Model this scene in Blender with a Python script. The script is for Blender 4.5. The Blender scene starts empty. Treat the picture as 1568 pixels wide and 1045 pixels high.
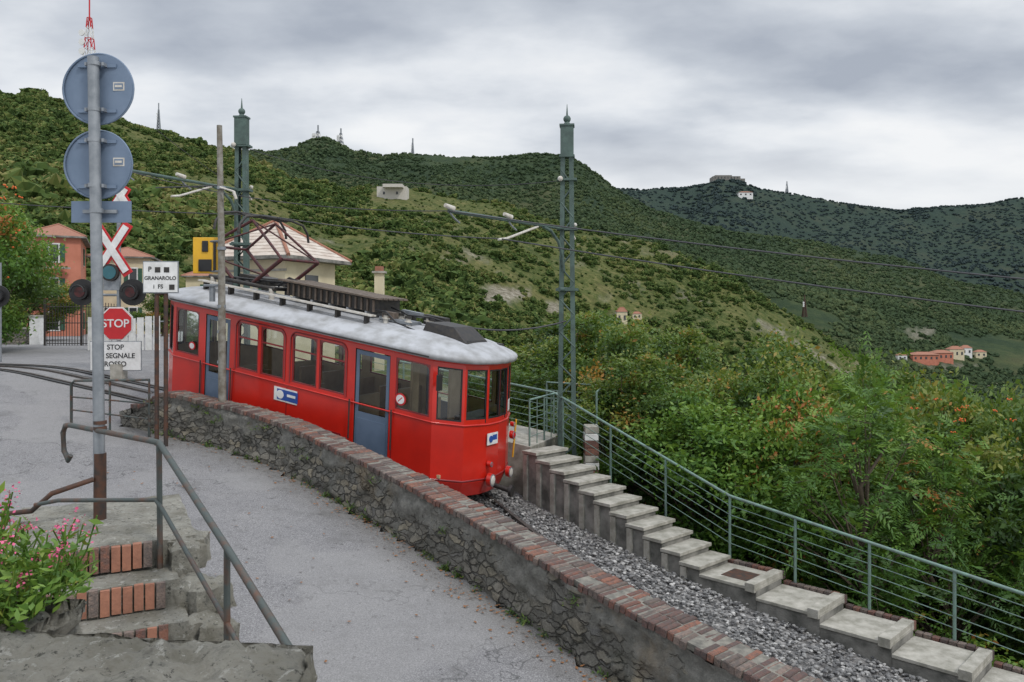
import bpy, math, random
import numpy as np
from mathutils import Vector, noise, Matrix
random.seed(7); rng=np.random.default_rng(7)
D=bpy.data; SC=bpy.context.scene
def link(o): SC.collection.objects.link(o); return o
# ---------------------------------------------------------------- materials
def newmat(name):
    m=D.materials.new(name); m.use_nodes=True; nt=m.node_tree
    return m,nt,nt.nodes['Principled BSDF']
def N(nt,t,**kw):
    n=nt.nodes.new(t)
    for k,v in kw.items(): setattr(n,k,v)
    return n
def rgb(c): return (c[0],c[1],c[2],1)
def ramp(nt,src,stops):
    r=N(nt,'ShaderNodeValToRGB'); e=r.color_ramp.elements
    e[0].position=stops[0][0]; e[0].color=rgb(stops[0][1]); e[1].position=stops[-1][0]; e[1].color=rgb(stops[-1][1])
    for p,c in stops[1:-1]:
        x=e.new(p); x.color=rgb(c)
    nt.links.new(src,r.inputs[0]); return r.outputs[0]
def noise_n(nt,scale,detail=5,rough=.6,vec=None):
    n=N(nt,'ShaderNodeTexNoise'); n.inputs['Scale'].default_value=scale; n.inputs['Detail'].default_value=detail
    n.inputs['Roughness'].default_value=rough
    if vec is None:
        g=N(nt,'ShaderNodeNewGeometry'); vec=g.outputs['Position']
    nt.links.new(vec,n.inputs['Vector']); return n.outputs['Fac']
def mixc(nt,fac,a,b,blend='MIX'):
    m=N(nt,'ShaderNodeMix',data_type='RGBA',blend_type=blend)
    for s,i in ((fac,0),(a,6),(b,7)):
        if isinstance(s,(int,float)): m.inputs[i].default_value=s
        elif isinstance(s,tuple): m.inputs[i].default_value=rgb(s)
        else: nt.links.new(s,m.inputs[i])
    return m.outputs[2]
def mathn(nt,op,a,b=0.0,clamp=False,c=None):
    m=N(nt,'ShaderNodeMath',operation=op); m.use_clamp=clamp
    for i,s in enumerate((a,b,c)):
        if s is None: continue
        if isinstance(s,(int,float)): m.inputs[i].default_value=s
        else: nt.links.new(s,m.inputs[i])
    return m.outputs[0]
def bump(nt,bs,h,strength,dist=.02):
    b=N(nt,'ShaderNodeBump'); b.inputs['Strength'].default_value=strength; b.inputs['Distance'].default_value=dist
    nt.links.new(h,b.inputs['Height']); nt.links.new(b.outputs[0],bs.inputs['Normal'])
def pm(name,c,c2=None,scale=6,rough=.6,metal=0,bs=.0,bscale=40,coat=0,lo=.35,hi=.65):
    m,nt,b=newmat(name); b.inputs['Roughness'].default_value=rough; b.inputs['Metallic'].default_value=metal
    if coat: b.inputs['Coat Weight'].default_value=coat; b.inputs['Coat Roughness'].default_value=.12
    if c2 is None: c2=tuple(x*.75 for x in c)
    f=noise_n(nt,scale,4); nt.links.new(ramp(nt,f,[(lo,c),(hi,c2)]),b.inputs['Base Color'])
    if bs: bump(nt,b,noise_n(nt,bscale,4),bs)
    return m
M={}
M['red']=pm('tram_red',(.60,.018,.008),(.48,.014,.007),1.5,.30,coat=.35)
M['darkred']=pm('tram_dark_red',(.25,.012,.014),(.18,.01,.012),2,.35,coat=.4)
M['roofw']=pm('tram_roof',(.43,.44,.46),(.24,.24,.235),3.2,.65,bs=.05,bscale=20,lo=.4,hi=.75)
M['doorb']=pm('tram_door_blue',(.115,.16,.23),(.09,.13,.19),3,.4)
M['black']=pm('black_rubber',(.012,.012,.013),(.02,.02,.02),5,.5)
M['dkmet']=pm('dark_metal',(.028,.028,.03),(.055,.048,.04),12,.55,.3)
M['pant']=pm('pantograph_metal',(.09,.012,.012),(.04,.015,.015),10,.5)
M['brownbox']=pm('resistor_box',(.17,.13,.10),(.09,.07,.055),6,.8,bs=.2)
M['galv']=pm('galvanised',(.30,.32,.34),(.21,.23,.25),9,.45,.45)
M['signback']=pm('sign_back',(.17,.225,.31),(.13,.18,.255),4,.5,.2)
M['white']=pm('white_paint',(.78,.78,.77),(.62,.62,.60),5,.45)
M['signred']=pm('sign_red',(.55,.015,.02),(.48,.012,.018),5,.4)
M['yellow']=pm('yellow_paint',(.75,.42,.02),(.65,.36,.02),5,.45)
M['poleg']=pm('pole_green',(.085,.135,.115),(.055,.085,.075),5,.6,bs=.1)
M['railg']=pm('rail_green',(.17,.28,.23),(.14,.19,.17),8,.5)
M['railgrey']=pm('rail_grey_green',(.07,.085,.08),(.13,.06,.035),7,.6,.2,lo=.45,hi=.7,bs=.2)
M['rust']=pm('rusty_iron',(.05,.04,.035),(.13,.055,.03),9,.75,.2,bs=.2,lo=.4,hi=.7)
M['wood']=pm('weathered_pole',(.26,.25,.22),(.14,.12,.09),8,.8,bs=.2)
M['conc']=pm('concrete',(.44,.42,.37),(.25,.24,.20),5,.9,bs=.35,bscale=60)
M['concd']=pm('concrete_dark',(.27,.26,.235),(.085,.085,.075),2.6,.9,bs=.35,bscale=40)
M['terra']=pm('terracotta',(.36,.16,.10),(.25,.115,.075),9,.85,bs=.4)
M['cream']=pm('cream_plaster',(.68,.60,.42),(.55,.48,.33),1.2,.9)
M['pink']=pm('salmon_plaster',(.55,.21,.14),(.44,.16,.10),.8,.9)
M['rooft']=pm('roof_slate_pale',(.60,.54,.47),(.46,.38,.32),2,.85)
M['glassdk']=pm('window_dark',(.03,.035,.04),(.05,.055,.06),1,.15)
M['shutter']=pm('shutter_green',(.03,.10,.06),None,2,.6)
M['interior']=pm('tram_interior',(.52,.39,.24),(.40,.29,.17),3,.6)
M['seat']=pm('tram_seat',(.40,.27,.14),(.3,.19,.09),4,.5)
M['steel']=pm('rail_steel',(.05,.045,.04),(.12,.10,.09),6,.5,.4)
M['wire']=pm('wire_dark',(.05,.05,.055),None,5,.5)
M['insul']=pm('insulator_white',(.62,.60,.55),(.45,.41,.35),8,.4)
M['blue']=pm('logo_blue',(.02,.08,.35),None,4,.4)
M['trunk']=pm('bark',(.13,.10,.07),(.07,.055,.04),8,.9,bs=.5)
M['bluec']=pm('teal_lens',(.03,.14,.17),None,4,.3)
for i,c in enumerate([(.20,.092,.068),(.15,.088,.074),(.26,.12,.082),(.165,.125,.105),(.24,.18,.15),(.12,.078,.067)]):
    M['brick%d'%i]=pm('coping_brick_%d'%i,c,tuple(x*.45+.04 for x in c),22,.95,bs=.9,bscale=70,lo=.4,hi=.6)
M['mortar']=pm('mortar',(.24,.225,.19),(.12,.115,.10),12,.95,bs=.4)
# glass
m,nt,b=newmat('tram_glass'); nt.nodes.remove(b)
tr=N(nt,'ShaderNodeBsdfTransparent'); tr.inputs[0].default_value=(.90,.94,.93,1)
gl=N(nt,'ShaderNodeBsdfGlossy'); gl.inputs['Roughness'].default_value=.03
fr=N(nt,'ShaderNodeFresnel'); fr.inputs[0].default_value=1.45
mx=N(nt,'ShaderNodeMixShader'); f2=mathn(nt,'MULTIPLY_ADD',fr.outputs[0],1.0,False,.04)
nt.links.new(f2,mx.inputs[0]); nt.links.new(tr.outputs[0],mx.inputs[1]); nt.links.new(gl.outputs[0],mx.inputs[2])
nt.links.new(mx.outputs[0],nt.nodes['Material Output'].inputs[0]); M['glass']=m
# leaves
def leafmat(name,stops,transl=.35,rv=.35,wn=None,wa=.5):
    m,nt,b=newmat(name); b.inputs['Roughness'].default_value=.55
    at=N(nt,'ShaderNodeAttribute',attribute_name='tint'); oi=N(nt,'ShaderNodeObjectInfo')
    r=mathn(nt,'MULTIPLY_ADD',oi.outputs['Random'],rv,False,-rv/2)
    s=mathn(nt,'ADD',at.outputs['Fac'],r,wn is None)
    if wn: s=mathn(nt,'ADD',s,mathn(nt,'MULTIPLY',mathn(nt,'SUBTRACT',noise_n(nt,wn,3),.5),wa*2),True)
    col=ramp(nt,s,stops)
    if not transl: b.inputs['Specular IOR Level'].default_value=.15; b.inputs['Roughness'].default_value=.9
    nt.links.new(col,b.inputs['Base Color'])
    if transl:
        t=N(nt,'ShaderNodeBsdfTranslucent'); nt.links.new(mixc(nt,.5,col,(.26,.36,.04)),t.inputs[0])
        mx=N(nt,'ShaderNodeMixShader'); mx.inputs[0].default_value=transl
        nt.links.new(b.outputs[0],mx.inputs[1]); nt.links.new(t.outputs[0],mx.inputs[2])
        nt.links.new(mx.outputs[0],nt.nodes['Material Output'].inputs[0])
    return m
M['leaf']=leafmat('leaves',[(0,(.018,.05,.010)),(.4,(.055,.12,.020)),(.7,(.13,.20,.034)),(.93,(.25,.25,.045)),(1,(.38,.18,.035))],.3)
M['leafb']=leafmat('leaves_bright',[(0,(.028,.08,.012)),(.5,(.085,.19,.025)),(.9,(.20,.32,.05)),(1,(.42,.14,.04))],.3)
M['leaffar']=leafmat('leaves_hill',[(0,(.024,.046,.013)),(.5,(.062,.10,.025)),(.8,(.125,.15,.042)),(1,(.19,.17,.065))],0,.5,.02,.35)
M['leafdk']=leafmat('leaves_forest',[(0,(.024,.042,.022)),(.5,(.040,.064,.028)),(.85,(.075,.095,.038)),(1,(.11,.115,.046))],0,.22,.006,.6)
M['leafhz']=leafmat('leaves_hazed',[(0,(.026,.042,.044)),(.6,(.034,.052,.050)),(1,(.052,.070,.062))],0,.2,.003,.5)  # far ridge trees: bluish haze put into the leaf colour
M['pinkfl']=pm('pink_petals',(.66,.13,.26),(.55,.08,.18),30,.6)
M['orangefl']=pm('orange_petals',(.75,.16,.03),None,30,.6)
M['deadleaf']=pm('dead_leaves',(.28,.12,.04),(.18,.09,.04),30,.8)
# stone wall material
m,nt,b=newmat('rubble_stone_wall'); b.inputs['Roughness'].default_value=.95
g=N(nt,'ShaderNodeNewGeometry'); mp=N(nt,'ShaderNodeMapping'); mp.inputs['Scale'].default_value=(1,1,2.1)
nz=N(nt,'ShaderNodeTexNoise'); nz.inputs['Scale'].default_value=5; nz.inputs['Detail'].default_value=5; nt.links.new(g.outputs['Position'],nz.inputs['Vector'])
va=N(nt,'ShaderNodeVectorMath',operation='MULTIPLY_ADD'); va.inputs[1].default_value=(.22,.22,.22)
nt.links.new(nz.outputs['Color'],va.inputs[0]); nt.links.new(g.outputs['Position'],va.inputs[2]); nt.links.new(va.outputs[0],mp.inputs[0])
v1=N(nt,'ShaderNodeTexVoronoi'); v1.inputs['Scale'].default_value=4.8; nt.links.new(mp.outputs[0],v1.inputs['Vector'])
v2=N(nt,'ShaderNodeTexVoronoi',feature='DISTANCE_TO_EDGE'); v2.inputs['Scale'].default_value=4.8; nt.links.new(mp.outputs[0],v2.inputs['Vector'])
sep=N(nt,'ShaderNodeSeparateColor'); nt.links.new(v1.outputs['Color'],sep.inputs[0])
sc=ramp(nt,sep.outputs[0],[(0,(.09,.088,.08)),(.35,(.17,.16,.14)),(.6,(.27,.245,.20)),(.8,(.34,.29,.20)),(1,(.11,.11,.115))])
sc=mixc(nt,.45,sc,ramp(nt,noise_n(nt,26,6,.75),[(.3,(.05,.05,.047)),(.7,(.36,.34,.29))]))
edge=ramp(nt,v2.outputs['Distance'],[(.0,(0,0,0)),(.11,(1,1,1))])
sc=mixc(nt,edge,ramp(nt,noise_n(nt,2.2,3),[(.44,(.04,.038,.033)),(.60,(.17,.16,.135))]),sc)
pl_=ramp(nt,noise_n(nt,9,7,.75),[(.3,(.10,.098,.088)),(.5,(.185,.18,.16)),(.7,(.27,.26,.235))])
ah=N(nt,'ShaderNodeAttribute',attribute_name='wallh')
pn=mathn(nt,'ADD',noise_n(nt,.9,6,.68),mathn(nt,'MULTIPLY',mathn(nt,'SUBTRACT',ah.outputs['Fac'],.5),.30))
pf=ramp(nt,pn,[(.52,(0,0,0)),(.57,(1,1,1))])
col=mixc(nt,pf,sc,pl_)
col=mixc(nt,ramp(nt,noise_n(nt,1.7,5,.7),[(.5,(0,0,0)),(.72,(.6,.6,.6))]),col,(.06,.062,.045))
col=mixc(nt,ramp(nt,noise_n(nt,.7,5,.7),[(.56,(0,0,0)),(.7,(.35,.35,.35))]),col,(.30,.20,.09))
nt.links.new(col,b.inputs['Base Color'])
h2=mixc(nt,.45,mixc(nt,pf,edge,(1.0,1.0,1.0)),noise_n(nt,24,7,.75)); bump(nt,b,h2,1,.08); M['stone']=m
# weathered slab
m,nt,b=newmat('weathered_slab_stone'); b.inputs['Roughness'].default_value=.95
c=ramp(nt,noise_n(nt,6,10,.78),[(.32,(.15,.145,.125)),(.45,(.31,.30,.255)),(.58,(.44,.42,.36)),(.72,(.56,.54,.48))])
c=mixc(nt,ramp(nt,noise_n(nt,3.0,8,.72),[(.50,(0,0,0)),(.60,(.7,.7,.7))]),c,(.16,.15,.11))
c=mixc(nt,ramp(nt,noise_n(nt,16,6,.7),[(.58,(0,0,0)),(.64,(.8,.8,.8))]),c,(.56,.55,.50))
c=mixc(nt,ramp(nt,noise_n(nt,26,5,.75),[(.58,(0,0,0)),(.64,(.85,.85,.85))]),c,(.06,.06,.05))
nt.links.new(c,b.inputs['Base Color']); bump(nt,b,noise_n(nt,14,12,.8),1,.06); M['stone2']=m
# asphalt
m,nt,b=newmat('asphalt'); b.inputs['Roughness'].default_value=.93
c=ramp(nt,noise_n(nt,.9,7,.65),[(.3,(.148,.145,.15)),(.5,(.192,.188,.193)),(.7,(.24,.235,.235))])
c=mixc(nt,.5,c,ramp(nt,noise_n(nt,60,3,.85),[(.38,(.055,.055,.057)),(.5,(.20,.197,.20)),(.64,(.46,.45,.44))]))
vv=N(nt,'ShaderNodeTexVoronoi',feature='DISTANCE_TO_EDGE'); vv.inputs['Scale'].default_value=.28
g=N(nt,'ShaderNodeNewGeometry'); nz=N(nt,'ShaderNodeTexNoise'); nz.inputs['Scale'].default_value=1.6; nz.inputs['Detail'].default_value=7
nt.links.new(g.outputs['Position'],nz.inputs['Vector'])
va=N(nt,'ShaderNodeVectorMath',operation='MULTIPLY_ADD'); va.inputs[1].default_value=(2.2,2.2,2.2)
nt.links.new(nz.outputs['Color'],va.inputs[0]); nt.links.new(g.outputs['Position'],va.inputs[2]); nt.links.new(va.outputs[0],vv.inputs['Vector'])
c=mixc(nt,mathn(nt,'MULTIPLY',ramp(nt,vv.outputs['Distance'],[(.0,(.8,.8,.8)),(.007,(0,0,0))]),ramp(nt,noise_n(nt,.6,2),[(.40,(0,0,0)),(.52,(1,1,1))])),c,(.05,.05,.05))
c=mixc(nt,ramp(nt,noise_n(nt,2.2,7,.75),[(.52,(0,0,0)),(.68,(.55,.55,.55))]),c,(.11,.108,.105))
c=mixc(nt,ramp(nt,noise_n(nt,14,3,.6),[(.64,(0,0,0)),(.68,(.7,.7,.7))]),c,(.06,.058,.055))
c=mixc(nt,ramp(nt,noise_n(nt,.35,3,.5),[(.55,(0,0,0)),(.575,(.35,.35,.35))]),c,(.27,.265,.26))
at=N(nt,'ShaderNodeAttribute',attribute_name='edge')
c=mixc(nt,mathn(nt,'MULTIPLY',at.outputs['Fac'],noise_n(nt,3,4),True),c,(.09,.08,.062))
nt.links.new(c,b.inputs['Base Color']); bump(nt,b,noise_n(nt,70,3),.5,.012); M['asphalt']=m
m,nt,b=newmat('gravel'); b.inputs['Roughness'].default_value=.95
v=N(nt,'ShaderNodeTexVoronoi'); v.inputs['Scale'].default_value=16; g=N(nt,'ShaderNodeNewGeometry'); nt.links.new(g.outputs['Position'],v.inputs['Vector'])
s=N(nt,'ShaderNodeSeparateColor'); nt.links.new(v.outputs['Color'],s.inputs[0])
nt.links.new(ramp(nt,s.outputs[0],[(0,(.06,.06,.06)),(.5,(.16,.155,.15)),(1,(.30,.29,.28))]),b.inputs['Base Color']); bump(nt,b,v.outputs['Distance'],.8,.04); M['gravel']=m
m,nt,b=newmat('ballast_stone'); oi=N(nt,'ShaderNodeObjectInfo'); b.inputs['Roughness'].default_value=.9
nt.links.new(ramp(nt,oi.outputs['Random'],[(0,(.08,.08,.082)),(.5,(.20,.198,.195)),(.85,(.30,.295,.285)),(1,(.5,.49,.47))]),b.inputs['Base Color']); M['ballast']=m
# ---------------------------------------------------------------- builder
class MB:
    def __init__(s,name,xf=None): s.n=name; s.v=[]; s.f=[]; s.mi=[]; s.mats=[]; s.xf=xf; s.sm=[]
    def mid(s,k):
        if k not in s.mats: s.mats.append(k)
        return s.mats.index(k)
    def add(s,vs,fs,mat,smooth=False):
        o=len(s.v); s.v+= [tuple(s.xf(*p)) if s.xf else tuple(p) for p in vs]
        i=s.mid(mat)
        for f in fs: s.f.append([o+j for j in f]); s.mi.append(i); s.sm.append(smooth)
    def box(s,c,size,mat,ax=None):
        ax=ax or (Vector((1,0,0)),Vector((0,1,0)),Vector((0,0,1))); c=Vector(c)
        h=[x/2 for x in size]
        vs=[c+ax[0]*(sx*h[0])+ax[1]*(sy*h[1])+ax[2]*(sz*h[2]) for sx in(-1,1) for sy in(-1,1) for sz in(-1,1)]
        s.add(vs,[(0,1,3,2),(4,6,7,5),(0,4,5,1),(2,3,7,6),(0,2,6,4),(1,5,7,3)],mat)
    def tube(s,pts,r,mat,n=8,r1=None):
        P=[Vector(p) for p in pts]; k=len(P); vs=[]; fs=[]
        up=Vector((.13,.21,.97)); 
        for i in range(k):
            d=(P[min(i+1,k-1)]-P[max(i-1,0)]).normalized()
            a=d.cross(up)
            if a.length<.2: a=d.cross(Vector((1,.1,0)))
            a.normalize(); b=d.cross(a)
            rr=r if r1 is None else r+(r1-r)*i/(k-1)
            for j in range(n):
                t=2*math.pi*j/n; vs.append(P[i]+a*(rr*math.cos(t))+b*(rr*math.sin(t)))
        for i in range(k-1):
            for j in range(n): fs.append((i*n+j,i*n+(j+1)%n,(i+1)*n+(j+1)%n,(i+1)*n+j))
        s.add(vs,fs,mat,True); s.add(vs[:n],[tuple(range(n))],mat); s.add(vs[-n:],[tuple(range(n))],mat)
    def disc(s,c,nrm,r,th,mat,n=28,r1=None):
        c=Vector(c); nrm=Vector(nrm).normalized(); s.tube([c-nrm*th/2,c+nrm*th/2],r,mat,n,r1)
    def ball(s,c,r,mat,n=10,sc=(1,1,1)):
        vs=[];fs=[]; c=Vector(c)
        for i in range(n+1):
            ph=math.pi*i/n
            for j in range(2*n):
                t=math.pi*j/n; vs.append((c.x+r*sc[0]*math.sin(ph)*math.cos(t),c.y+r*sc[1]*math.sin(ph)*math.sin(t),c.z+r*sc[2]*math.cos(ph)))
        for i in range(n):
            for j in range(2*n): fs.append((i*2*n+j,i*2*n+(j+1)%(2*n),(i+1)*2*n+(j+1)%(2*n),(i+1)*2*n+j))
        s.add(vs,fs,mat,True)
    def build(s,parent=None,bevel=0):
        me=D.meshes.new(s.n); me.from_pydata(s.v,[],s.f); 
        for k in s.mats: me.materials.append(M[k])
        me.polygons.foreach_set('material_index',s.mi); me.polygons.foreach_set('use_smooth',s.sm); me.update()
        o=link(D.objects.new(s.n,me))
        if bevel:
            bm=o.modifiers.new('b','BEVEL'); bm.width=bevel; bm.segments=2; bm.limit_method='ANGLE'
        if parent: o.parent=parent
        return o
def text(txt,loc,xa,size,mat,parent,name='lettering',ext=.003):
    cu=D.curves.new(name,'FONT'); cu.body=txt; cu.size=size; cu.align_x='CENTER'; cu.align_y='CENTER'; cu.extrude=ext; cu.offset=size*.012
    o=link(D.objects.new(name,cu)); xa=Vector(xa).normalized(); z=Vector((0,0,1)); nn=xa.cross(z)
    mt=Matrix((xa,z,nn)).transposed().to_4x4(); mt.translation=Vector(loc); o.matrix_world=mt
    cu.materials.append(M[mat])
    if parent: o.parent=parent
    return o
# ---------------------------------------------------------------- ground functions (datum: eye level z=0)
F=1220.
def roadz(x,y):
    z=-4.628-.098*x+.0994*y
    k=.15; a=-1.35
    h=max(0,k-abs(z-a))/k
    return min(z,a)-h*h*k*.25
bp=[-40,-17.3,-11.4,-7.25,-3.1,3,12]; bz=[-2.0+.0,-2.5,-3.65,-4.4,-4.95,-5.8,-7]
def bedz(x,y): return float(np.interp((x-y)*.7071,bp,bz))
wall=[(-7.75,16.25),(-7.3,16.1),(-6.6,15.85),(-5.7,15.45),(-4.72,14.9),(-3.5,13.85),(-2.31,12.6),(-1.3,11.5),(-.375,10.4),(.84,8.85),(2.3,7.2),(3.5,5.9),(5,4.3),(7,2.2)]
wx=[p[0] for p in wall]; wy=[p[1] for p in wall]
def tab(t): return np.array([a for a,b in t],float),np.array([b for a,b in t],float)
uF,vF=tab([(-400,120),(0,148),(60,142),(110,170),(200,193),(300,214),(350,226),(430,258),(520,286),(620,282),(700,295),(800,320),(900,345),(1000,374),(1100,414),(1200,470),(1300,535),(1400,588),(1568,650),(1900,680)])
uM,vM=tab([(-400,200),(0,200),(350,232),(420,235),(450,231),(500,223),(540,236),(600,243),(650,241),(710,236),(800,243),(870,249),(900,260),(930,280),(1000,318),(1060,334),(1120,350),(1180,360),(1250,364),(1320,380),(1400,408),(1480,434),(1568,452),(1900,500)])
uG,vG=tab([(-400,330),(600,330),(850,284),(930,286),(985,290),(1050,287),(1085,280),(1100,275),(1130,275),(1160,288),(1200,297),(1250,307),(1320,315),(1380,321),(1430,317),(1500,312),(1568,305),(1900,280)])
def prof(u,Y):
    eF=(485-np.interp(u,uF,vF))/F; eM=(485-np.interp(u,uM,vM))/F; eG=(485-np.interp(u,uG,vG))/F
    YF=np.interp(u,[0,400,800,1200,1568],[260,300,330,300,260])
    Yb=np.interp(u,[250,800,1000],[60,90,110]); Zb=np.interp(u,[100,350,600,800,1000],[-1.6,-3,-12,-28,-45])
    ZF=eF*YF; ZM=eM*1050; ZG=eG*2400
    Yr=[Yb,YF*.93,YF,YF*1.12,YF*1.6,1050*.95,1050,1050*1.1,1500,2300,2400,2550,4500]
    Zr=[Zb,(Zb+(ZF-Zb)*(YF*.93-Yb)/(YF-Yb)),ZF,ZF-4,ZF-28,ZM-6,ZM,ZM-10,ZM-80,ZG-8,ZG,ZG-20,-300]
    return np.interp(Y,Yr,Zr)
def sstep(a,b,x):
    t=min(1,max(0,(x-a)/(b-a))); return t*t*(3-2*t)
l2=Vector((-4.6,18.9)).normalized()
def near(x,y):
    q=(x+y)*.7071-12.75
    d2=(x-1.0)*l2.y-(y-17.6)*l2.x
    base=min(roadz(x,y),bedz(x,y))-.45
    dd=min(q,d2)
    if dd>0: base-= .15+.62*dd if dd<40 else 25+.1*(dd-40)
    return base,dd
def H(x,y,fine=True):
    k=x/max(y,.5); u=784+F*k
    w=sstep(42,85,y); z=0
    if w<1:
        z,dd=near(x,y); z=max(z,-34)
        if dd>1: z+=.5*noise.noise(Vector((x*.3,y*.3,0)))
    if w>0:
        zf=float(prof(u,y))
        ly=math.log(y)
        a=.0085*y if y<600 else (.008*y if y<1300 else .003*y)
        zf+=a*(noise.fractal(Vector((k*9+3,ly*4,1.3)),1.0,2.0,5))*sstep(80,160,y)
        g=abs(noise.noise(Vector((k*7+ly*1.3,ly*1.1,5.))))
        zf-=(.013 if y<450 else .030*(1-.75*sstep(930,1050,y)))*y*g*sstep(100,200,y)*(1 if y<1200 else .5)
        if y>1300: zf-=.022*y*abs(noise.noise(Vector((k*11-ly*2.3,ly*1.5,9.))))*(1-sstep(2150,2400,y))
        z=z*(1-w)+zf*w
    return z
def hit(u,v,y0=60,y1=4000):
    k=(u-784)/F; e=(485-v)/F; y=y0
    while y<y1:
        if H(k*y,y)/y>=e: return Vector((k*y,y,H(k*y,y)))
        y*=1.006
    return Vector((k*y1,y1,e*y1))
# ---------------------------------------------------------------- terrain sheet
NC,NR=660,380
ks=np.linspace(-1.15,1.15,NC); ys=np.exp(np.linspace(math.log(4.5),math.log(4400),NR))
vs=[];rock=[];dist=[]
for y in ys:
    for k in ks:
        x=k*y; z=H(x,y)
        if y>120: z+=.0018*y*noise.noise(Vector((k*170,math.log(y)*120,2.)))
        vs.append((x,y,z)); u=784+F*k; v=485-F*z/y; r=0
        if y<450:
            nn=noise.fractal(Vector((u*.05,v*.07,3)),1,2,5)*.9
            for (cu,cv,ru,rv,s) in ((768,452,44,20,.9),(848,470,17,14,.9),(690,402,36,18,.4),(1175,505,40,5,.5),(955,490,26,14,.3),(560,345,50,8,.2),(1010,385,60,10,.25),(700,500,26,8,.35),(880,400,40,10,.25)):
                dd=((u-cu)/ru)**2+((v-cv)/rv)**2
                if dd<2.8: r=max(r,s*min(1,max(0,(1.0-dd+nn)*1.2)))
            if 1160<u<1420:
                pv=float(np.interp(u,[1160,1240,1300,1420],[488,532,570,615]))+4
                if abs(v-pv)<3.5: r=max(r,.7)
            r=max(r,.6*min(1,max(0,(noise.fractal(Vector((x*.06,y*.06,z*.1)),1,2,5)-.5)*3)))
        elif y<1300:
            nn=noise.fractal(Vector((u*.08,v*.1,3)),1,2,5)*.9
            for (cu,cv,ru,rv,s) in ((1410,512,28,14,.6),(1540,590,50,6,.9),(1445,562,60,6,.5)):
                dd=((u-cu)/ru)**2+((v-cv)/rv)**2
                if dd<2.8: r=max(r,s*min(1,max(0,(1.0-dd+nn)*1.2)))
        rock.append(r); dist.append(y)
fs=[(j*NC+i,j*NC+i+1,(j+1)*NC+i+1,(j+1)*NC+i) for j in range(NR-1) for i in range(NC-1)]
me=D.meshes.new('terrain'); me.from_pydata(vs,[],fs); me.polygons.foreach_set('use_smooth',[True]*len(fs))
a=me.attributes.new('rock','FLOAT','POINT'); a.data.foreach_set('value',rock)
a=me.attributes.new('dist','FLOAT','POINT'); a.data.foreach_set('value',dist)
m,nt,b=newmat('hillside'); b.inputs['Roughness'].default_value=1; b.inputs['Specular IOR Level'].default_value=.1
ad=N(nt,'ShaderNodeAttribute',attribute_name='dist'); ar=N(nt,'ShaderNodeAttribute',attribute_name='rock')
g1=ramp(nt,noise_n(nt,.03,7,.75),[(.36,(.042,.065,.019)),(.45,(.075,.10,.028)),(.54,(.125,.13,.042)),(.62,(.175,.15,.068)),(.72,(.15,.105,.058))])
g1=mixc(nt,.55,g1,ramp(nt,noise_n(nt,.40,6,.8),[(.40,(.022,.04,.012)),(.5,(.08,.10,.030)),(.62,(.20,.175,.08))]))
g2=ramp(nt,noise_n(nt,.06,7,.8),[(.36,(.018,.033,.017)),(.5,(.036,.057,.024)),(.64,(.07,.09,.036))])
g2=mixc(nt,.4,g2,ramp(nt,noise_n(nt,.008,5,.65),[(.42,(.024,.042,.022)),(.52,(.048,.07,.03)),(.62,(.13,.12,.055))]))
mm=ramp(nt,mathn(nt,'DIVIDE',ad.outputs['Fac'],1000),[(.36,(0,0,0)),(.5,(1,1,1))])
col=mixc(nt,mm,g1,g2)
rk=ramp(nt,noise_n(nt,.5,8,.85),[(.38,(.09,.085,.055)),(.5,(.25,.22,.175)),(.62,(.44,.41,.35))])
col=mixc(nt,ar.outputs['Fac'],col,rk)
haze_fac=ramp(nt,mathn(nt,'DIVIDE',ad.outputs['Fac'],3000),[(.05,(0,0,0)),(.33,(.14,.14,.14)),(.40,(.5,.5,.5)),(.8,(.65,.65,.65))])
col=mixc(nt,haze_fac,col,(.034,.052,.053))  # aerial haze painted into the hill colour, stronger with distance
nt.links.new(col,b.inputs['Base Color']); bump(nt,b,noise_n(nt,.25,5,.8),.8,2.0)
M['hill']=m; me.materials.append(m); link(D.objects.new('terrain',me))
# ---------------------------------------------------------------- road
cs=.3; X0,X1,Y0,Y1=-62,8,1.2,62
nx=int((X1-X0)/cs)+1; ny=int((Y1-Y0)/cs)+1
idx={};vs=[];fs=[];ed=[]
def vid(i,j):
    if (i,j) not in idx:
        x=X0+i*cs;y=Y0+j*cs; idx[(i,j)]=len(vs)
        dw=float(np.interp(x,wx,wy))-y if x>-8 else 5
        vs.append((x,y,roadz(x,y)+.012*noise.noise(Vector((x*.6,y*.6,0))))); ed.append(max(0,1-dw*.75/.8) if dw<2 else 0)
    return idx[(i,j)]
for i in range(nx-1):
    for j in range(ny-1):
        x=X0+(i+.5)*cs;y=Y0+(j+.5)*cs
        if x>-7.9 and y>np.interp(x,wx,wy): continue
        if y>17 and x/y<-1.1: continue
        fs.append((vid(i,j),vid(i+1,j),vid(i+1,j+1),vid(i,j+1)))
me=D.meshes.new('road'); me.from_pydata(vs,[],fs); me.polygons.foreach_set('use_smooth',[True]*len(fs)); me.materials.append(M['asphalt'])
a=me.attributes.new('edge','FLOAT','POINT'); a.data.foreach_set('value',ed); link(D.objects.new('road',me))
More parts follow.
